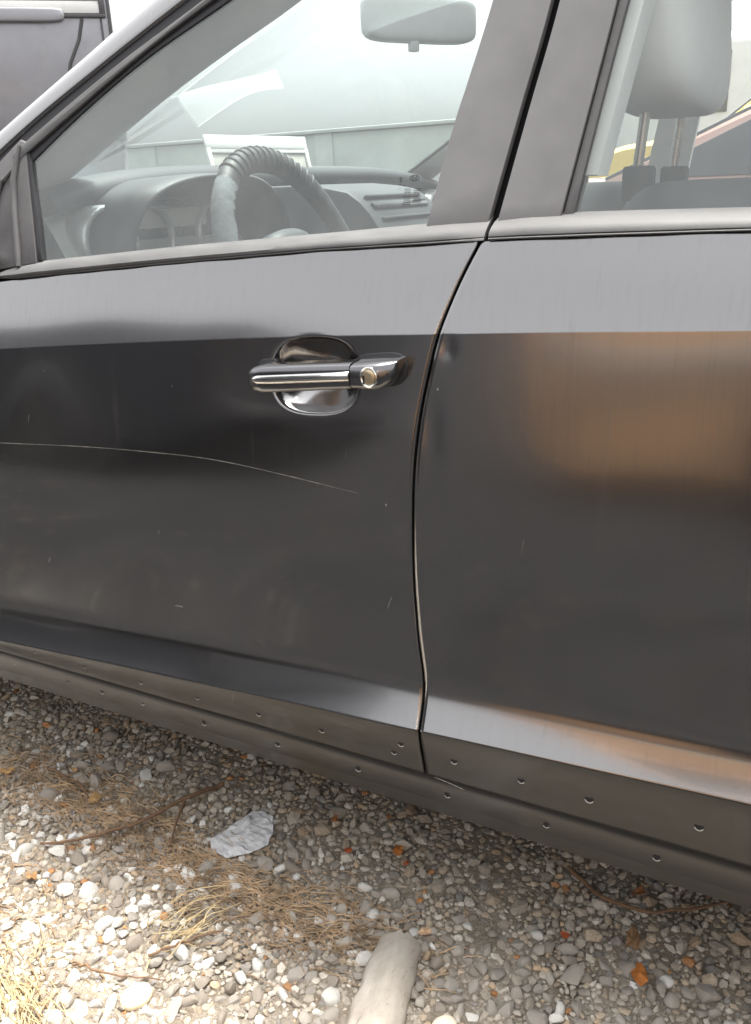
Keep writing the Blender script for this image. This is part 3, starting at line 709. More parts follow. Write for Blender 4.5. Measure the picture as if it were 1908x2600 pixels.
# steering wheel
sw = empty('steering_wheel', (-.412, .387, .878)); put(sw)
ta = R(22); nx_ = Vector((math.cos(ta), 0, math.sin(ta))); ux_ = Vector((-math.sin(ta), 0, math.cos(ta))); vx_ = Vector((0, 1, 0))
RR, rr_ = .171, .0188
def wpt(a, rad, h): return vx_ * (rad * math.cos(a)) + ux_ * (rad * math.sin(a)) + nx_ * h
P = []
for i in range(72):
    a = 2 * math.pi * i / 72
    P.append([wpt(a, RR + rr_ * math.cos(b) * (1 + .03 * math.sin(9 * a)), rr_ * .85 * math.sin(b)) for b in np.linspace(0, 2 * math.pi, 15)[:-1]])
P.append(P[0]); sub(fixn(grid('wheel_rim', P, M['wheelrim'], None, True, closed_v=True)), sw)
def hump(a0, a1, r_in, mat, nm, seed):
    """ragged strip of peeling cover lying on the rim"""
    rl = random.Random(seed); P = []
    for i in range(26):
        a = a0 + (a1 - a0) * i / 25; e = math.sin(math.pi * i / 25) ** .4
        b0 = -.5 + rl.uniform(-.25, .25) ; b1 = 2.2 + rl.uniform(-.5, .3)
        P.append([wpt(a, RR + (rr_ + r_in * e + rl.uniform(0, .0012)) * math.cos(b), (rr_ * .85 + r_in * e) * math.sin(b)) for b in np.linspace(b0, b1, 9)])
    return sub(fixn(grid(nm, P, mat, None, True)), sw)
hump(R(30), R(128), .0016, M['wheelrim'], 'peeling_cover', 2); hump(R(130), R(205), .0012, M['peel'], 'bare_rim', 5)
for j in range(15):                                    # lacing of the dark wheel cover
    a = R(48 + j * 5.2); P = [wpt(a + .022 * math.sin(b), RR + (rr_ + .0022) * math.cos(b), (rr_ * .85 + .0022) * math.sin(b)) for b in np.linspace(-1.3, 2.6, 10)]
    sub(tube('cover_lacing', P, [.001, .0016, .002, .002, .002, .002, .002, .002, .0016, .001], M['wheelrim'], None, 6), sw)
hubp = [[wpt(a, r * (1 + .18 * math.cos(2 * a)), h) for a in np.linspace(0, 2 * math.pi, 25)[:-1]] for r, h in ((.058, -.05), (.072, -.02), (.070, .004), (.055, .014), (.02, .018), (.001, .018))]
sub(fixn(grid('airbag_cover', hubp, M['dash'], None, True, closed_v=True)), sw)
for a in (R(8), R(172), R(250), R(290)):
    P = [[wpt(a, .055, -.01) + vx_ * (s * w_ * -math.sin(a)) + ux_ * (s * w_ * math.cos(a)) + (wpt(a, t, 0) - wpt(a, 0, 0)) + nx_ * h for s, h in ((-1, 0), (-.6, .008), (.6, .008), (1, 0), (.6, -.008), (-.6, -.008))] for t, w_ in ((0, .026), (.04, .018), (.11, .016))]
    sub(fixn(grid('spoke', P, M['silver'] if a < 3.2 else M['dash'], None, True, closed_v=True)), sw)
put(tube('steering_column', [(-.43, .387, .87), (-.72, .387, .76)], .035, M['dash'], None, 12))
put(tube('indicator_stalk', [(-.47, .387, .875), (-.46, .25, .90), (-.455, .21, .905)], [.007, .006, .010], M['dash'], None, 8))

# driver seat: dark back, pale headrest on two steel posts
def rbox(name, c, s, mat, e=3.0, nu=28, nv=16, fn=None):
    """super-ellipsoid cushion"""
    P = []
    sg = lambda v, p: math.copysign(abs(v) ** p, v)
    for i in range(nv + 1):
        ph = -math.pi / 2 + math.pi * i / nv
        row = []
        for j in range(nu):
            th = 2 * math.pi * j / nu; p = 2 / e
            v = Vector((c[0] + s[0] / 2 * sg(math.cos(ph), p) * sg(math.cos(th), p), c[1] + s[1] / 2 * sg(math.cos(ph), p) * sg(math.sin(th), p), c[2] + s[2] / 2 * sg(math.sin(ph), p)))
            row.append(fn(v) if fn else v)
        P.append(row)
    return fixn(grid(name, P, mat, None, True, closed_v=True))
def seat(y, dx=0):
    s = empty('front_seat', (.1 + dx, y, .3)); put(s)
    def lean(v): return Vector((v.x + (v.z - .6) * .28 - .06, v.y, v.z - .03 * max(0, (abs(v.y) - .10) / .15) ** 2 * (1 if v.z > .85 else 0)))
    sub(rbox('seat_back', (.07, 0, .612), (.17, .56, .74), M['seat'], 7.0, 48, 30, lean), s).location = (-.0, 0, -.3)
    sub(rbox('seat_cushion', (-.22, 0, .42), (.52, .52, .20), M['seat'], 4.5), s).location = (0, 0, -.3)
    for yy in (-.086, .112):
        px = .036 + (0 if yy < 0 else .008)
        sub(tube('headrest_post', [(px - .006, yy, .64), (px, yy, .70), (px + .006, yy, .775)], .0062, M['steel'], None, 12), s)
        sub(box('post_sleeve', (px + .002, yy, .680), (.034, .036, .040), M['seat'], None, .004), s)
    def hl(v): return Vector((v.x - (v.z - .86) * .10 + .02 * (1 - (v.y / .15) ** 2) * (-1 if v.x < .05 else .3), v.y, v.z))
    sub(rbox('headrest', (.052, -.014, .880), (.104, .35, .245), M['headrest'], 4.4, 44, 26, hl), s)
    return s
seat(.386); seat(W - .386, -.38)
# rear bench
put(rbox('rear_seat_back', (1.02, W / 2, .66), (.22, 1.30, .62), M['seat'], 5.0, 40, 20, lambda v: Vector((v.x + (v.z - .6) * .3, v.y, v.z))))
put(rbox('rear_seat_cushion', (.75, W / 2, .42), (.52, 1.30, .22), M['seat'], 5.0))

# rear-view mirror turned to the driver
rv = empty('rear_view_mirror', (-.40, .85, 1.285)); put(rv)
rot = math.atan2(.20, .138)
def rvm(v):
    return Vector((v.x * math.cos(rot) - v.y * math.sin(rot), v.x * math.sin(rot) + v.y * math.cos(rot), v.z))
sub(rbox('mirror_housing', (0, 0, 0), (.246, .034, .082), M['mirrorback'], 5.5, 44, 18, rvm), rv)
sub(box('dimming_tab', (-.005, -.02, -.046), (.020, .012, .022), M['mirrorback'], None, .003, Matrix.Rotation(rot, 3, 'Z')), rv)
sub(tube('mirror_stem', [(0, .01, .03), (-.04, .01, .06), (-.09, .01, .085)], [.010, .010, .016], M['dash'], None, 10), rv)

# white framed card standing on the dash
cardobj = empty('dash_card', (-.74, .79, 1.03)); ang = R(-12)
tag(cardobj, 'white framed card standing on the dashboard behind the steering wheel', 'card')
sub(box('card_frame', (0, .0, .060), (.006, .29, .026), M['white'], None, .001, None), cardobj)
for yy in (-.140, .140): sub(box('card_frame', (0, yy, .022), (.006, .010, .056), M['white'], None, .001), cardobj)
sub(box('card_frame', (0, 0, .0445), (.004, .27, .012), M['white'], None, .0006), cardobj)
sub(box('card_sheet', (-.002, 0, .018), (.003, .272, .044), M['tan'], None, .0005), cardobj)
cardobj.rotation_euler = (0, R(-14), ang)

# ------------------------------------------------------------------ gravel
def stone_material():
    m, n, out = newmat('gravel_stone')
    p = n.nodes.new('ShaderNodeBsdfPrincipled'); p.inputs['Roughness'].default_value = .85; p.inputs['Specular IOR Level'].default_value = .2
    a = n.nodes.new('ShaderNodeAttribute'); a.attribute_name = 'stone_colour'
    t = noise_tex(n, 260, 6, .7)
    f = ramp(n, t, [(.25, (.62, .60, .57)), (.55, (1, 1, 1)), (.8, (1.12, 1.1, 1.06))])
    k = n.nodes.new('ShaderNodeMix'); k.data_type = 'RGBA'; k.blend_type = 'MULTIPLY'; k.inputs[0].default_value = 1
    n.links.new(a.outputs['Color'], k.inputs[6]); n.links.new(f, k.inputs[7])
    d = mixc(n, ramp(n, noise_tex(n, 38, 4, .6), [(.42, (0, 0, 0)), (.75, (.65, .65, .65))]), k.outputs[2], (.25, .205, .155))
    n.links.new(d, p.inputs['Base Color'])
    n.links.new(bump(n, t, .6, .0015), p.inputs['Normal'])
    n.links.new(p.outputs[0], out.inputs[0]); return m
M['stone'] = stone_material()
def stone_shape(sub_, seed, flat=.62):
    """angular river stone: an icosphere clipped by random planes"""
    bm = bmesh.new(); bmesh.ops.create_icosphere(bm, subdivisions=sub_, radius=1)
    V = np.array([v.co[:] for v in bm.verts]); F = np.array([[v.index for v in f.verts] for f in bm.faces]); bm.free()
    g = np.random.default_rng(seed)
    for _ in range(g.integers(9, 15)):
        nrm = g.normal(size=3); nrm /= np.linalg.norm(nrm); d = g.uniform(.48, .80)
        ov = V @ nrm - d; V = V - np.where(ov > 0, ov, 0)[:, None] * nrm * g.uniform(.9, 1.0)
    V = V * np.array([1, g.uniform(.62, .95), flat * g.uniform(.75, 1.15)])
    return V, F
SH1 = [stone_shape(2, s) for s in range(14)]; SH2 = [stone_shape(1, 50 + s) for s in range(8)]
# dart throwing on a hash grid, big stones first
def scatter(x0, x1, y0, y1, radii, tries, pack=.86, keep=None, pts=None, cell=.04, seed=1):
    g = random.Random(seed); H = {} if pts is None else pts[1]; out = []
    for r_lo, r_hi, n in radii:
        for _ in range(n * tries):
            if len(out) >= 60000: break
            x, y = g.uniform(x0, x1), g.uniform(y0, y1); r = g.uniform(r_lo, r_hi)
            if keep and not keep(x, y, r, g): continue
            cx, cy = int(math.floor(x / cell)), int(math.floor(y / cell)); ok = True
            for a in (-1, 0, 1):
                for b in (-1, 0, 1):
                    for (px, py, pr_) in H.get((cx + a, cy + b), ()):
                        if (px - x) ** 2 + (py - y) ** 2 < ((pr_ + r) * pack) ** 2: ok = False; break
                    if not ok: break
                if not ok: break
            if ok: H.setdefault((cx, cy), []).append((x, y, r)); out.append((x, y, r))
    return out
near = scatter(-1.45, .62, -.50, .55, [(.0130, .018, 110), (.0085, .0125, 1900), (.0058, .0085, 9000), (.0032, .0058, 24000)], 4, .59, seed=4, keep=lambda x, y, r, g: y > -.40 or g.random() < .75 * (y + .51) / .11)
PAL = np.array([(.39, .35, .295), (.33, .295, .245), (.45, .41, .355), (.27, .245, .21), (.50, .465, .41), (.38, .315, .24), (.23, .215, .20), (.62, .60, .56), (.78, .76, .72), (.42, .32, .22), (.36, .22, .12)])
def stone_col(x, y, r, g):
    white = .5 / (1 + math.exp((x + .25) * 9)) * (1 / (1 + math.exp((y + .02) * 16)))
    t = g.random(); white *= min(1.25, max(.12, (r - .0045) / .006))
    if t < white * .55: c = PAL[8] * g.uniform(.85, 1.08)
    elif t < white: c = PAL[7]
    elif t > .985: c = np.array((.42, .20, .08)) * g.uniform(.7, 1.1)
    elif t > .93: c = PAL[9] * g.uniform(.7, 1.1)
    else: c = PAL[g.choice([0, 0, 1, 1, 2, 2, 3, 4, 5, 5, 6])]
    return np.clip(c * g.uniform(.86, 1.32), 0, .85)
def rotm(g, tilt=.35):
    a, b, c = g.uniform(0, 6.283), g.gauss(0, tilt), g.gauss(0, tilt)
    ca, sa, cb, sb, cc, sc = math.cos(a), math.sin(a), math.cos(b), math.sin(b), math.cos(c), math.sin(c)
    return np.array([[ca, -sa, 0], [sa, ca, 0], [0, 0, 1]]) @ np.array([[1, 0, 0], [0, cb, -sb], [0, sb, cb]]) @ np.array([[cc, 0, sc], [0, 1, 0], [-sc, 0, cc]])
def gravel_mesh(name, pts, shapes, parent, seed, tone=1.0):
    g = random.Random(seed); VV = []; FF = []; CC = []; o = 0
    for x, y, r in pts:
        V, F = shapes[g.randrange(len(shapes))]
        v = (V * (r * 1.16)) @ rotm(g, .26).T + np.array((x, y, .0075 + r * g.uniform(-.06, .28)))
        VV.append(v); FF.append(F + o); o += len(v); CC.append(np.repeat([np.append(stone_col(x, y, r, g) * (tone if y < .3 else 1), 1)], len(v), 0))
    VV = np.concatenate(VV).astype(np.float32); FF = np.concatenate(FF).astype(np.int32); CC = np.concatenate(CC).astype(np.float32)
    me = bpy.data.meshes.new(name); me.vertices.add(len(VV)); me.loops.add(FF.size); me.polygons.add(len(FF))
    me.vertices.foreach_set('co', VV.ravel()); me.loops.foreach_set('vertex_index', FF.ravel())
    me.polygons.foreach_set('loop_start', np.arange(0, FF.size, 3, dtype=np.int32)); me.polygons.foreach_set('use_smooth', np.ones(len(FF), bool))
    me.update(); a = me.attributes.new('stone_colour', 'FLOAT_COLOR', 'POINT'); a.data.foreach_set('color', CC.ravel())
    me.set_sharp_from_angle(angle=R(16))
    return link(name, me, M['stone'], parent, False)
# the stones that show largest are pebbles of their own; the rest is gravel nobody could count
def shows(p): 
    d = Vector((p[0], p[1], 0)) - CAM; w_ = d.dot(fw); a, b = d.dot(rt) / w_ * 2185.9 + 954, 1300 - d.dot(up) / w_ * 2185.9
    return p[2] / w_ if (-20 < a < 1930 and 1750 < b < 2630 and not (p[1] > .06 + .12 * (p[0] < -.6))) else 0
order = sorted(near, key=shows, reverse=True); big = [p for p in order[:300]]; rest = order[300:]
fine = [p for p in rest if p[1] < .30]; shade = [p for p in rest if p[1] >= .30]
g5 = random.Random(21); pmeshes = []
for s in range(12):
    V, F = stone_shape(2, 300 + s); 
    for cidx in range(3):
        me = bpy.data.meshes.new('pebble'); me.from_pydata([tuple(v) for v in V], [], [tuple(f) for f in F.tolist()]); me.update()
        me.polygons.foreach_set('use_smooth', [True] * len(me.polygons)); me.set_sharp_from_angle(angle=R(32))
        me.materials.append(M['stone']); me.attributes.new('stone_colour', 'FLOAT_COLOR', 'POINT')
        pmeshes.append(me)
cls = {0: [], 1: [], 2: []}
for i, me in enumerate(pmeshes):
    k_ = i % 3; c = ((.74, .73, .69), (.41, .38, .34), (.31, .275, .235))[k_]; f_ = g5.uniform(.85, 1.12)
    me.attributes['stone_colour'].data.foreach_set('color', [v for _ in range(len(me.vertices)) for v in (c[0] * f_, c[1] * f_, c[2] * f_, 1)]); cls[k_].append(me)
for x, y, r in big:
    c = stone_col(x, y, r, g5)[1]; k_ = 0 if c > .52 else 1 if c > .31 else 2
    o = bpy.data.objects.new('pebble', g5.choice(cls[k_])); col.objects.link(o); o.parent = ground
    o.location = (x, y, .007 + r * g5.uniform(.0, .30)); o.scale = (r * 1.15,) * 3
    o.rotation_euler = (g5.gauss(0, .3), g5.gauss(0, .3), g5.uniform(0, 6.28))
SH0 = [stone_shape(1, 140 + s) for s in range(3)]
tag(gravel_mesh('gravel', fine, SH2, ground, 3), kind='stuff')
mid = shade + scatter(-4.2, 3.2, -3.4, 1.8, [(.012, .022, 2600), (.007, .012, 3500)], 1, .85, keep=lambda x, y, r, g: not (-1.43 < x < .6 and -.46 < y < .53), seed=9)
tag(gravel_mesh('gravel', mid, [stone_shape(1, 80 + s) for s in range(5)], ground, 5, .085), kind='stuff')  # yard stones darkened too, so the doors mirror shade

# ------------------------------------------------------------------ dry straw, twigs, leaves and litter
M['straw'] = simple('dry_straw', (.36, .25, .15), .85, 0, .6, 30)
M['blond'] = simple('blond_straw', (.50, .39, .22), .8, 0, .4, 24)
M['bark'] = simple('twig_bark', (.16, .095, .055), .85, 0, .35, 90, .0008)
M['leafo'] = simple('orange_leaf', (.42, .15, .035), .6, 0, .35, 120)
M['leafb'] = simple('brown_leaf', (.30, .16, .065), .7, 0, .4, 120)
M['paper'] = simple('grey_paper', (.56, .56, .57), .85, 0, .12, 40, .002)
def pipe_material():
    m, n, out = newmat('weathered_pipe')
    p = n.nodes.new('ShaderNodeBsdfPrincipled'); p.inputs['Roughness'].default_value = .75
    t = noise_tex(n, 22, 7, .7, (1, .5, 1)); sc = noise_tex(n, 120, 3, .5, (1.6, .18, 1), dist=1.5)
    c = ramp(n, t, [(.25, (.20, .17, .14)), (.45, (.33, .295, .25)), (.62, (.40, .365, .32)), (.8, (.47, .44, .395))])
    c = mixc(n, ramp(n, sc, [(.66, (0, 0, 0)), (.72, (.8, .8, .8))]), c, (.10, .085, .07))
    n.links.new(c, p.inputs['Base Color']); n.links.new(bump(n, t, .7, .004), p.inputs['Normal'])
    n.links.new(p.outputs[0], out.inputs[0]); return m
M['pipe'] = pipe_material()
def straws(name, n, centre, spread, length, ang, angs, mat, seed, wid=(.0004, .0015), lift=.016, path=None):
    g = random.Random(seed); parts = []
    for _ in range(n):
        if path:
            t = g.random(); i = min(int(t * (len(path) - 1)), len(path) - 2); f = t * (len(path) - 1) - i
            cx = path[i][0] + (path[i + 1][0] - path[i][0]) * f + g.gauss(0, spread[0]); cy = path[i][1] + (path[i + 1][1] - path[i][1]) * f + g.gauss(0, spread[1])
            a = math.atan2(path[i + 1][1] - path[i][1], path[i + 1][0] - path[i][0]) + g.gauss(0, angs)
        else:
            cx, cy = centre[0] + g.gauss(0, spread[0]), centre[1] + g.gauss(0, spread[1]); a = ang + g.gauss(0, angs)
        l = length * g.uniform(.4, 1.3); cv = g.gauss(0, .9); z0 = g.uniform(.004, lift); w_ = g.uniform(*wid)
        v = []; m_ = 6; x, y = cx - math.cos(a) * l / 2, cy - math.sin(a) * l / 2
        for s in range(m_ + 1):
            aa = a + cv * (s / m_ - .5) + g.gauss(0, .10); zz_ = z0 + .006 * math.sin(math.pi * s / m_) + g.gauss(0, .0012); ww = w_ * (1 - .5 * s / m_)
            px, py = -math.sin(aa) * ww, math.cos(aa) * ww
            v += [(x + px, y + py, zz_), (x, y, zz_ + ww * 1.2), (x - px, y - py, zz_)]
            x += math.cos(aa) * l / m_; y += math.sin(aa) * l / m_
        f_ = []
        for s in range(m_):
            for q_ in (0, 1): f_.append((3 * s + q_, 3 * s + 3 + q_, 3 * s + 4 + q_, 3 * s + 1 + q_))
        parts.append((v, f_))
    return join_meshes(name, parts, mat, None, False)
tag(straws('dry_straw', 1700, None, (.075, .034), .060, 0, .55, M['straw'], 1, (.0003, .0012), .014, path=[(-.86, .02), (-.68, .0), (-.52, -.02), (-.38, -.06), (-.24, -.07), (-.10, -.04)]), 'mat of brown dry straw lying over the gravel in front of the sill', 'straw', kind='stuff')
tag(straws('dry_straw', 220, None, (.05, .04), .055, 0, .9, M['straw'], 2, path=[(-.78, -.16), (-.62, -.20), (-.50, -.30), (-.42, -.33)]), 'thin brown straw scattered among the white pebbles', 'straw', kind='stuff')
tag(straws('blond_straw', 90, (-.47, -.345), (.045, .014), .10, -.35, .35, M['blond'], 3, (.0005, .0012), .03), 'tuft of pale yellow straw in the near left corner of the gravel', 'straw', kind='stuff')
tag(straws('blond_straw', 34, (-.335, -.14), (.018, .02), .075, 1.05, .30, M['blond'], 4, (.0006, .0014), .028), 'small fan of pale yellow straw between white pebbles', 'straw', kind='stuff')
def twig(pts, r, label, fork=None):
    e = empty('twig', pts[0]); P0 = Vector(pts[0])
    S_ = [Vector(p) - P0 for p in spline(pts, 16)]; gt = random.Random(len(label))
    S_ = [p + Vector((gt.gauss(0, .0012), gt.gauss(0, .0012), gt.gauss(0, .001))) for p in S_]
    sub(tube('stem', S_, [r * (1 - .55 * i / 15) for i in range(16)], M['bark'], None, 7), e)
    if fork:
        S_ = [Vector(p) - P0 for p in spline(fork, 10)]
        sub(tube('side_shoot', S_, [r * .7 * (1 - .5 * i / 9) for i in range(10)], M['bark'], None, 7), e)
    return tag(e, label, 'twig', 'twigs on the gravel')
twig([(-.478, .125, .018), (-.505, .06, .026), (-.541, -.020, .026), (-.60, -.085, .022), (-.66, -.12, .016)], .0042, 'long forked brown twig across the straw, running out from under the car', [(-.505, .055, .025), (-.485, .01, .024), (-.462, -.035, .018)])
twig([(-.800, .028, .020), (-.755, .018, .024), (-.705, .014, .022), (-.67, .0, .018)], .003, 'short brown twig at the left edge of the straw mat')
twig([(.12, .185, .018), (.18, .150, .02), (.248, .150, .02), (.32, .195, .02), (.40, .27, .02)], .0035, 'bowed thin twig in the shadow under the rear door')
twig([(-.345, -.215, .022), (-.31, -.175, .026), (-.275, -.135, .026)], .0022, 'thin straight twig pointing at the blond straw fan')
twig([(-.43, -.268, .020), (-.37, -.262, .024), (-.30, -.235, .02)], .0018, 'thin pale twig lying near the cream egg shaped pebble')
def leaf(x, y, r, mat, seed, z=.016):
    g = random.Random(seed); k = 9; v = [(0, 0, r * .12)]
    a0 = g.uniform(0, 6.28); st_ = g.uniform(.45, .85); k = g.choice((7, 9, 11)); mx = g.randrange(k)
    for j in range(k):
        a = 2 * math.pi * j / k; rad = r * g.uniform(.55, 1.15) * (1.35 if j == mx else 1)
        px, py = rad * math.cos(a), rad * math.sin(a) * st_
        v.append((px * math.cos(a0) - py * math.sin(a0), px * math.sin(a0) + py * math.cos(a0), r * g.uniform(-.15, .35)))
    n_ = len(v); v += [(p[0] * .96, p[1] * .96, p[2] - r * .12) for p in v]
    f = [(0, 1 + j, 1 + (j + 1) % k) for j in range(k)] + [(n_, n_ + 1 + (j + 1) % k, n_ + 1 + j) for j in range(k)] + [(1 + j, n_ + 1 + j, n_ + 1 + (j + 1) % k, 1 + (j + 1) % k) for j in range(k)]
    o = mesh('leaf_fragment', v, f, mat, None, False); fixn(o); o.location = (x, y, z); return o
M['leafr'] = simple('red_orange_leaf', (.36, .085, .03), .6, 0, .3, 120); M['leafd'] = simple('dull_orange_leaf', (.27, .115, .045), .7, 0, .4, 120); M['ochre'] = simple('ochre_leaf', (.36, .215, .085), .7, 0, .35, 120)
for i, (x, y, r, mt, lab) in enumerate([
    (-.126, .111, .012, 'leafo', 'orange leaf fragment on open gravel midway between paper scrap and sill, the brightest there'),
    (-.198, .078, .008, 'leafr', 'rounded red orange leaf fragment just right of the paper scrap'),
    (.151, .061, .0085, 'leafr', 'small square red orange fragment on pale gravel right of the pipe tip'),
    (-.104, .092, .006, 'leafr', 'tiny red orange fragment just below the bright orange leaf in mid gravel'),
    (.042, .234, .012, 'leafd', 'dull orange leaf fragment against the sill edge below the rear door'),
    (.227, .182, .012, 'leafd', 'dull orange leaf fragment in shade inside the bend of the bowed twig'),
    (-.253, .131, .009, 'leafd', 'dull orange fragment in shade above the paper scrap'),
    (-.176, .174, .009, 'leafd', 'dull orange fragment close to the sill, up and right of the paper scrap'),
    (-.66, .001, .014, 'ochre', 'ochre rounded leaf scrap at the right end of the short twig'),
    (-.755, .046, .012, 'ochre', 'ochre leaf scrap above the short twig at the left'),
    (-.862, -.01, .016, 'ochre', 'ochre leaf scrap at the left picture edge beside the straw mat'),
    (-.616, -.178, .012, 'leafb', 'brown rounded leaf scrap among the white pebbles at the left')]):
    tag(leaf(x, y, r, M[mt], i, .018), lab, 'leaf', 'leaf fragments on the gravel')
tag(leaf(.255, .045, .018, M['leafo'], 77), 'largest orange leaf piece, triangular, on the gravel below the rear door', 'leaf')
o = tag(leaf(.236, .091, .021, simple('wood_chip', (.26, .15, .075), .8, 0, .45, 70, .001, stretch=(4, .6, 1)), 78, .018), 'brown striped wood chip beside the largest orange leaf piece', 'wood chip')
o = tag(leaf(-.023, -.018, .014, simple('tan_leaf', (.50, .33, .20), .7, 0, .2, 60), 79, .020), 'pale tan leaf at the tip of the grey pipe', 'leaf')
# big egg-shaped cream pebble and a flat cream one
for (x, y, r, c, lab) in ((-.322, -.268, .019, (.70, .60, .42), 'large smooth cream egg shaped pebble among white stones'), (.055, -.135, .016, (.66, .58, .46), 'flat pale cream pebble beside the grey pipe')):
    o = rbox('cream_pebble', (0, 0, 0), (r * 2.2, r * 1.7, r * 1.15), simple('cream_stone', c, .6, 0, .08, 60, .0004), 2.2, 24, 14); o.location = (x, y, r * .75); o.rotation_euler = (.2, -.1, 1.0)
    tag(o, lab, 'pebble')
# crumpled paper
pp = [(-.415, .003), (-.395, -.012), (-.367, -.016), (-.340, .004), (-.322, .035), (-.330, .062), (-.350, .092), (-.372, .098), (-.390, .090), (-.372, .058), (-.385, .036), (-.405, .030)]
g7 = random.Random(5); bm = bmesh.new(); vs = [bm.verts.new((x + .37, y - .04, 0)) for x, y in pp]; f = bm.faces.new(vs)
bmesh.ops.triangulate(bm, faces=bm.faces); bmesh.ops.subdivide_edges(bm, edges=bm.edges, cuts=8, use_grid_fill=True)
for v in bm.verts:
    nz = mnoise.noise(Vector((v.co.x * 45, v.co.y * 45, 3))) ; n2 = mnoise.noise(Vector((v.co.x * 110, v.co.y * 110, 9)))
    v.co.z = .004 + .009 * abs(nz) ** 1.5 + .003 * n2; v.co.x += .003 * n2; v.co.y += .003 * mnoise.noise(Vector((v.co.y * 90, v.co.x * 90, 1)))
me = bpy.data.meshes.new('paper_scrap'); bm.to_mesh(me); bm.free()
o = link('paper_scrap', me, M['paper'], None, False); o.location = (-.37, .04, .012)
sm = o.modifiers.new('thickness', 'SOLIDIFY'); sm.thickness = .0012
tag(o, 'crumpled torn scrap of grey white paper lying on the gravel', 'paper')
# crushed grey pipe lying towards the camera
P = []; gpz = random.Random(8)
axis = spline([(-.047, -.040, .012), (-.042, -.075, .016), (-.030, -.13, .018), (-.018, -.19, .019), (-.004, -.27, .019), (.012, -.36, .019)], 34)
for i, c in enumerate(axis):
    t = axis[min(i + 1, 33)] - axis[max(i - 1, 0)]; t /= np.linalg.norm(t); sd_ = np.array((t[1], -t[0], 0.))
    rw = .034 * (.80 + .20 * min(1, i / 10)) * (1 + .03 * math.sin(i * .9)); rh = .026 * (.75 + .25 * min(1, i / 12)); ring = []
    for j in range(26):
        a = 2 * math.pi * j / 26; kx = math.cos(a); kz = math.sin(a)
        dent = 1 - .16 * math.exp(-((a - 1.1) / .30) ** 2) * min(1, i / 8) + .035 * math.exp(-((a - .72) / .15) ** 2)
        rag = gpz.uniform(-.006, .004) if i == 0 else 0
        nzp = 1 + .07 * mnoise.noise(Vector((c[0] * 40 + kx * 1.2, c[1] * 40, kz * 1.5))) + .035 * mnoise.noise(Vector((c[0] * 120 + kx * 3, c[1] * 120, kz * 4))); dent *= nzp
        ring.append((c[0] + sd_[0] * kx * rw * dent - t[0] * rag, c[1] + sd_[1] * kx * rw * dent - t[1] * rag, c[2] + kz * rh * dent + .0006 * math.sin(i * 2.1 + j)))
    P.append(ring)
inner = [[tuple(np.array(c) + (np.array(p) - c) * .86) for p in P[i]] for i, c in list(enumerate(axis))[:9][::-1]]
o = grid('pipe_length', inner + P, M['pipe'], None, True, closed_v=True); fixn(o); sharp(o, 45)
tag(o, 'dented weathered grey pipe lying on the gravel towards the camera', 'pipe')

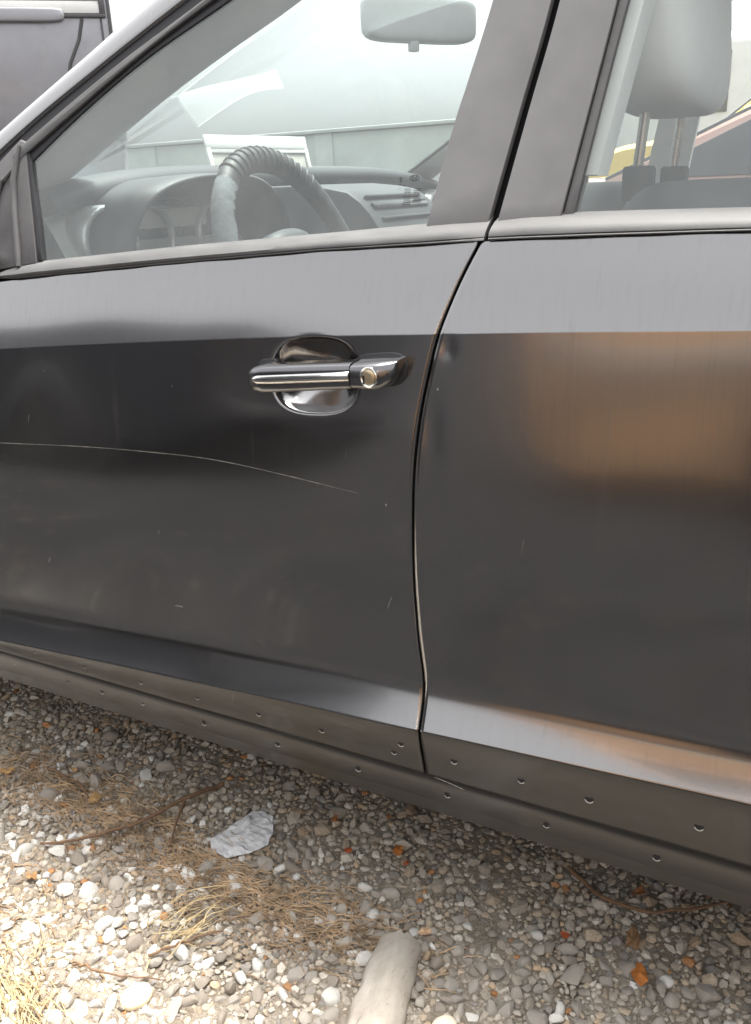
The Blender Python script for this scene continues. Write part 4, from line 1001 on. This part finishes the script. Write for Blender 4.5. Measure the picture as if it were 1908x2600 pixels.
# ------------------------------------------------------------------ other vehicles of the yard
def rot2(x, y, a): return x * math.cos(a) - y * math.sin(a), x * math.sin(a) + y * math.cos(a)
def vehicle(name, label, cat, loc, rz, mat, Ln=4.3, Wd=1.72, belt=.92, roof=1.45, bon=.90, ws=(-.75, -.15), rs=(1.0, 1.55), boot=1.0, clear=.2, group=None, wheelr=.31, panelvan=False, rimmat='alloy', wo=(.82, .86), tail='tail', mirrors=True):
    """car with lower body, cabin, panes, wheels, lamps and handles; front towards local -x"""
    e = tag(empty(name, loc, rz), label, cat, group); hw = Wd / 2; x0, x1 = -Ln / 2, Ln / 2
    st = [(x0, .50, .86), (x0 + .06, .66, .94), (x0 + .25, bon - .14, .985), (x0 + .6, bon - .05, 1), (ws[0] - .05, bon, 1), (ws[0] + .25, belt, 1), (0, belt + .01, 1), (rs[0], belt + .02, 1), (rs[1] - .02, boot, .99), (x1 - .25, boot - .01, .97), (x1 - .05, boot - .12, .93), (x1, .55, .88)]
    P = []
    for x, zt, s in st:
        w_ = hw * s; zb = clear if abs(x) < Ln / 2 - .1 else clear + .08; dz = zt - zb
        half = [(0, zb), (w_ * .90, zb), (w_ * .975, zb + .05), (w_ * .985, zb + dz * .28), (w_, zb + dz * .62), (w_ * .985, zb + dz * .74), (w_ * .96, zt - .03), (w_ * .90, zt), (w_ * .5, zt + .015), (0, zt + .02)]
        P.append([(x, y, z) for y, z in half] + [(x, -y, z) for y, z in half[-2:0:-1]])
    b = fixn(grid('body', P, mat, None, True, closed_v=True, caps=True)); sharp(b, 28); b.parent = e
    # cabin hull
    cab = [(ws[0], belt - .01, .90), (ws[1], roof - .02, .70), (ws[1] + .25, roof, .70), ((ws[1] + rs[0]) / 2, roof + .015, .71), (rs[0] - .2, roof, .70), (rs[0], roof - .04, .69), (rs[1], boot - .01, .86)]
    C = []
    for x, zt, s in cab:
        zb = belt - .02; f = (zt - zb) / (roof - zb); w0 = hw * .93; w1 = hw * (.93 + (.72 - .93) * max(0, f))
        half = [(0, zb), (w0, zb), (w0 + (w1 - w0) * .5, zb + (zt - zb) * .5), (w1, zb + (zt - zb) * .93), (w1 * .93, zt), (0, zt + .01)]
        C.append([(x, y, z) for y, z in half] + [(x, -y, z) for y, z in half[-2:0:-1]])
    c = fixn(grid('cabin', C, mat, None, True, closed_v=True, caps=True)); sharp(c, 25); c.parent = e
    def wy(z): f = (z - belt + .02) / (roof - belt + .02); return hw * (.93 - .21 * f)
    zb, zt = belt + .035, roof - .075; xm = (ws[1] + rs[0]) / 2 - .05
    def ats(z, a, z0, z1): return a[0] + (a[1] - a[0]) * (z - z0) / (z1 - z0)
    fx = lambda z: ats(z, ws, belt, roof) + .12
    rx = lambda z: rs[1] + (rs[0] - rs[1]) * (z - boot) / (roof - boot) - .16
    for s in (-1, 1):
        if panelvan: wins = [(fx(zb), fx(zt), xm - .7, xm - .72)]
        else: wins = [(fx(zb), fx(zt), xm - .04, xm - .02), (xm + .05, xm + .06, rx(zb), rx(zt))]
        for a, a2, c_, c2 in wins:
            ring = [(a, zb), (a2, zt), (c2, zt), (c_, zb)]
            o = slab('side_window', [(x, s * (wy(z) + .008), z) for x, z in ring], [(x, s * (wy(z) - .004), z) for x, z in ring], M['dirtglass'], None, .003); o.parent = e
        for hx in ((xm - .25, xm + .75) if not panelvan else (xm - .9,)):
            sub(box('door_handle', (hx, s * hw * 1.005, belt - .12), (.20, .03, .03), mat, None, .008), e)
        for dx in (xm, fx(zb) - .05):
            sub(box('door_seam', (dx, s * hw * .999, belt - .30), (.006, .012, .56), M['gap'], None, 0), e)
        if mirrors: sub(rbox('door_mirror', (fx(zb) + .08, s * (hw + .08), belt + .06), (.10, .19, .13), mat, 3, 18, 10), e)
        sub(rbox('headlight', (x0 + .13, s * hw * .72, bon - .22), (.22, .36, .13), M['alloy'], 3, 18, 10), e)
        sub(rbox('tail_light', (x1 - .06, s * hw * .76, boot - .18), (.12, .30, .16), M[tail], 3, 18, 10), e)
        for wx in (x0 + wo[0], x1 - wo[1]):
            k = 30; rr2 = wheelr + .055
            arch = [[(wx + r_ * math.cos(2 * math.pi * j / k), s * (hw * .98 + o_), wheelr + r_ * math.sin(2 * math.pi * j / k)) for j in range(k)] for r_, o_ in ((rr2, -.10), (rr2, .012), (rr2 * .97, .012), (.01, -.0))]
            sub(fixn(grid('wheel_arch', arch, M['under'], None, False, closed_v=True)), e)
            w_ = wheel(wx, s * (hw - .085), None, wheelr, .20, s, rimmat); w_.parent = e
    def quadw(nm, pts): o = slab(nm, pts[0], pts[1], M['dirtglass'], None, .003); o.parent = e
    def wsq(a, b, z0, z1, sg):
        n = Vector((-(z1 - z0), 0, (b - a))).normalized() * (1 if sg > 0 else 1)
        if (n.x > 0) == (sg > 0): pass
        r1 = []; 
        for t, wv in ((.08, .84), (.94, .66)):
            x, z = a + (b - a) * t, z0 + (z1 - z0) * t; r1.append((x, z, hw * wv))
        nn = Vector((z0 - z1, 0, b - a)).normalized(); nn = nn if nn.z > 0 else -nn
        ring = [(r1[0][0], -r1[0][2], r1[0][1]), (r1[0][0], r1[0][2], r1[0][1]), (r1[1][0], r1[1][2], r1[1][1]), (r1[1][0], -r1[1][2], r1[1][1])]
        return [tuple(Vector(p) + nn * .014) for p in ring], [tuple(Vector(p) - nn * .004) for p in ring]
    quadw('windscreen', wsq(ws[0], ws[1], belt - .01, roof - .02, 1)); quadw('rear_window', wsq(rs[1], rs[0], boot - .01, roof - .04, -1))
    sub(box('front_bumper', (x0 + .02, 0, .42), (.10, Wd * .84, .20), M['sail'], None, .03), e)
    sub(box('rear_bumper', (x1 - .02, 0, .45), (.10, Wd * .84, .20), M['sail'], None, .03), e)
    return e
M['tail'] = simple('tail_lens', (.35, .03, .02), .2)
M['maroon'] = paint('dusty_rose_paint', (.30, .185, .16), .35, .35, .8, .3, (.3, .22, .18), False, False)
M['yellow'] = paint('yellow_paint', (.80, .58, .12), .0, .35, .8, .1, (.3, .24, .15), False, False)
M['black'] = paint('blue_black_paint', (.016, .017, .024), .2, .4, .5, .06, (.08, .075, .07), False, False)
M['rust'] = paint('rust_brown_paint', (.52, .30, .16), .1, .45, .4, .3, (.34, .24, .16), False, False)
M['vangrey'] = paint('van_grey_paint', (.36, .36, .39), .7, .40, .8, .45, (.36, .35, .35), False, True)
M['silverp'] = paint('pale_silver_paint', (.50, .53, .52), .5, .4, .5, .3, (.35, .34, .32), False, False)
M['whitep'] = paint('white_paint', (.78, .79, .79), 0, .4, .5, .1, (.4, .38, .35), False, False)

# far side row
vehicle('background_car', 'dusty maroon car seen through the rear window behind the headrest posts', 'car', (1.14, 3.50, 0), 0, M['maroon'], Ln=4.4, belt=.95, roof=1.46, bon=.98, ws=(-1.72, -.62), rs=(1.0, 1.6), mirrors=False)
vehicle('background_car', 'yellow car half hidden beyond the maroon car', 'car', (.50, 6.1, 0), R(2), M['yellow'], Ln=4.2, belt=1.24, roof=1.65, bon=1.24, ws=(-1.0, -.5), rs=(1.0, 1.55))
# grey van ahead on the left: side trim bar, sliding door arm, panel seam and rear corner strips
VA = R(42); vc = Vector((-3.29, 3.20, 0))            # its near rear corner
vcx, vcy = rot2(2.7, -.975, VA)
van = vehicle('parked_van', 'dark grey van at the upper left behind the windscreen pillar', 'van', (vc.x - vcx, vc.y - vcy, 0), VA, M['vangrey'], Ln=5.4, Wd=1.95, belt=1.25, roof=2.45, bon=1.2, ws=(-2.4, -1.7), rs=(2.60, 2.68), boot=2.3, wheelr=.34, panelvan=True)
def vp(a, z, off): return (2.7 + a, -.975 - off, z)   # a runs along the side, 0 at the rear corner
def vbox(nm, a0, a1, z0, z1, off, th, mat, bev=.004): return sub(box(nm, ((2 * 2.7 + a0 + a1) / 2, -.975 - off, (z0 + z1) / 2), (a1 - a0, th, z1 - z0), mat, None, bev), van)
vbox('side_panel', -3.0, .0, 1.30, 2.30, -.17, .36, M['vangrey'], .02)
vbox('trim_bar', -2.2, -.06, 1.925, 1.985, .014, .012, M['white'])
vbox('trim_frame', -2.2, -.055, 1.985, 1.992, .015, .016, M['vangrey'], .002); vbox('trim_frame', -2.2, -.03, 1.905, 1.922, .017, .018, M['sail'], .003); vbox('trim_frame', -.06, -.03, 1.915, 2.0, .015, .018, M['sail'], .003)
sub(rbox('door_arm', (2.7 - .49, -.975 - .030, 1.915), (.50, .03, .066), M['vangrey'], 5, 24, 12), van)
sub(tube('panel_seam', [vp(-.155, 1.90, .011), vp(-.185, 1.80, .011), (2.7 - .245, -.986, 1.69), vp(-.30, 1.5, .011), vp(-.32, 1.3, .011)], .010, M['sail'], None, 6), van)
vbox('corner_strip', -.062, -.052, 1.35, 1.905, .012, .012, M['sail'], .002); vbox('corner_strip', -.022, -.004, 1.35, 2.2, .012, .012, M['sail'], .002)
# boundary wall of the yard and a white box truck
def wall():
    e = empty('yard_wall', (-2, 13.5, 0)); tag(e, 'long pale grey green yard wall in the far background', 'wall')
    sub(box('wall_panel', (0, 0, .97), (70, .22, 1.94), simple('wall_plaster', (.55, .58, .55), .9, 0, .12, 1.2, .004), None, .01), e)
    for i in range(18): sub(box('pier', (-34 + i * 4, -.13, .98), (.35, .05, 1.95), simple('pier_plaster', (.55, .57, .55), .9, 0, .1, 2) if i == 0 else bpy.data.materials['pier_plaster'], None, .01), e)
    sub(box('coping', (0, -.02, 1.975), (70, .34, .06), bpy.data.materials['pier_plaster'], None, .01), e)
wall()
tr = empty('box_truck', (.9, 10.2, 0)); tag(tr, 'white box truck seen through the rear window at the right edge', 'truck')
sub(box('cargo_box', (1.2, 0, 2.0), (5.0, 2.2, 2.3), M['whitep'], None, .03), tr)
sub(box('cab', (-2.1, 0, 1.45), (1.5, 2.1, 1.7), M['whitep'], None, .12, None, 3), tr)
sub(box('windscreen', (-2.845, 0, 1.85), (.03, 1.8, .7), M['dirtglass'], None, .01), tr); sub(box('side_window', (-2.15, -1.055, 1.85), (.8, .02, .55), M['dirtglass'], None, .005), tr)
sub(box('chassis', (0, 0, .7), (6.2, .9, .25), M['under'], None, .02), tr); sub(box('door_stripe', (1.2, -1.105, 1.55), (4.9, .012, .05), M['silverp'], None, .003), tr)
for wx in (-2.0, 2.4):
    for s in (-1, 1): w_ = wheel(wx, s * .9, None, .42, .25, s); w_.parent = tr

# near side row, behind the photographer: only its reflection shows in the doors
vehicle('neighbour_van', 'blue black panel van parked behind the photographer, reflected in the front door', 'van', (-4.25, -2.75, 0), 0, M['black'], Ln=4.9, Wd=1.9, belt=1.15, roof=1.78, bon=1.1, ws=(-2.1, -1.4), rs=(2.25, 2.42), boot=1.15, panelvan=True, rimmat='under', tail='dirtglass')
nv = vehicle('neighbour_van', 'rust brown van parked behind the photographer, reflected in the rear door', 'van', (1.50, -3.20, 0), R(189), M['rust'], Ln=4.4, Wd=1.8, belt=1.05, roof=1.40, bon=.98, ws=(-1.6, -1.0), rs=(1.4, 1.95), boot=1.02, clear=.12, rimmat='under', wo=(.82, 1.35))
for sy in (-.915, .915): sub(box('side_moulding', (0, sy, .70), (4.1, .03, .10), M['silverp'], None, .006), nv)
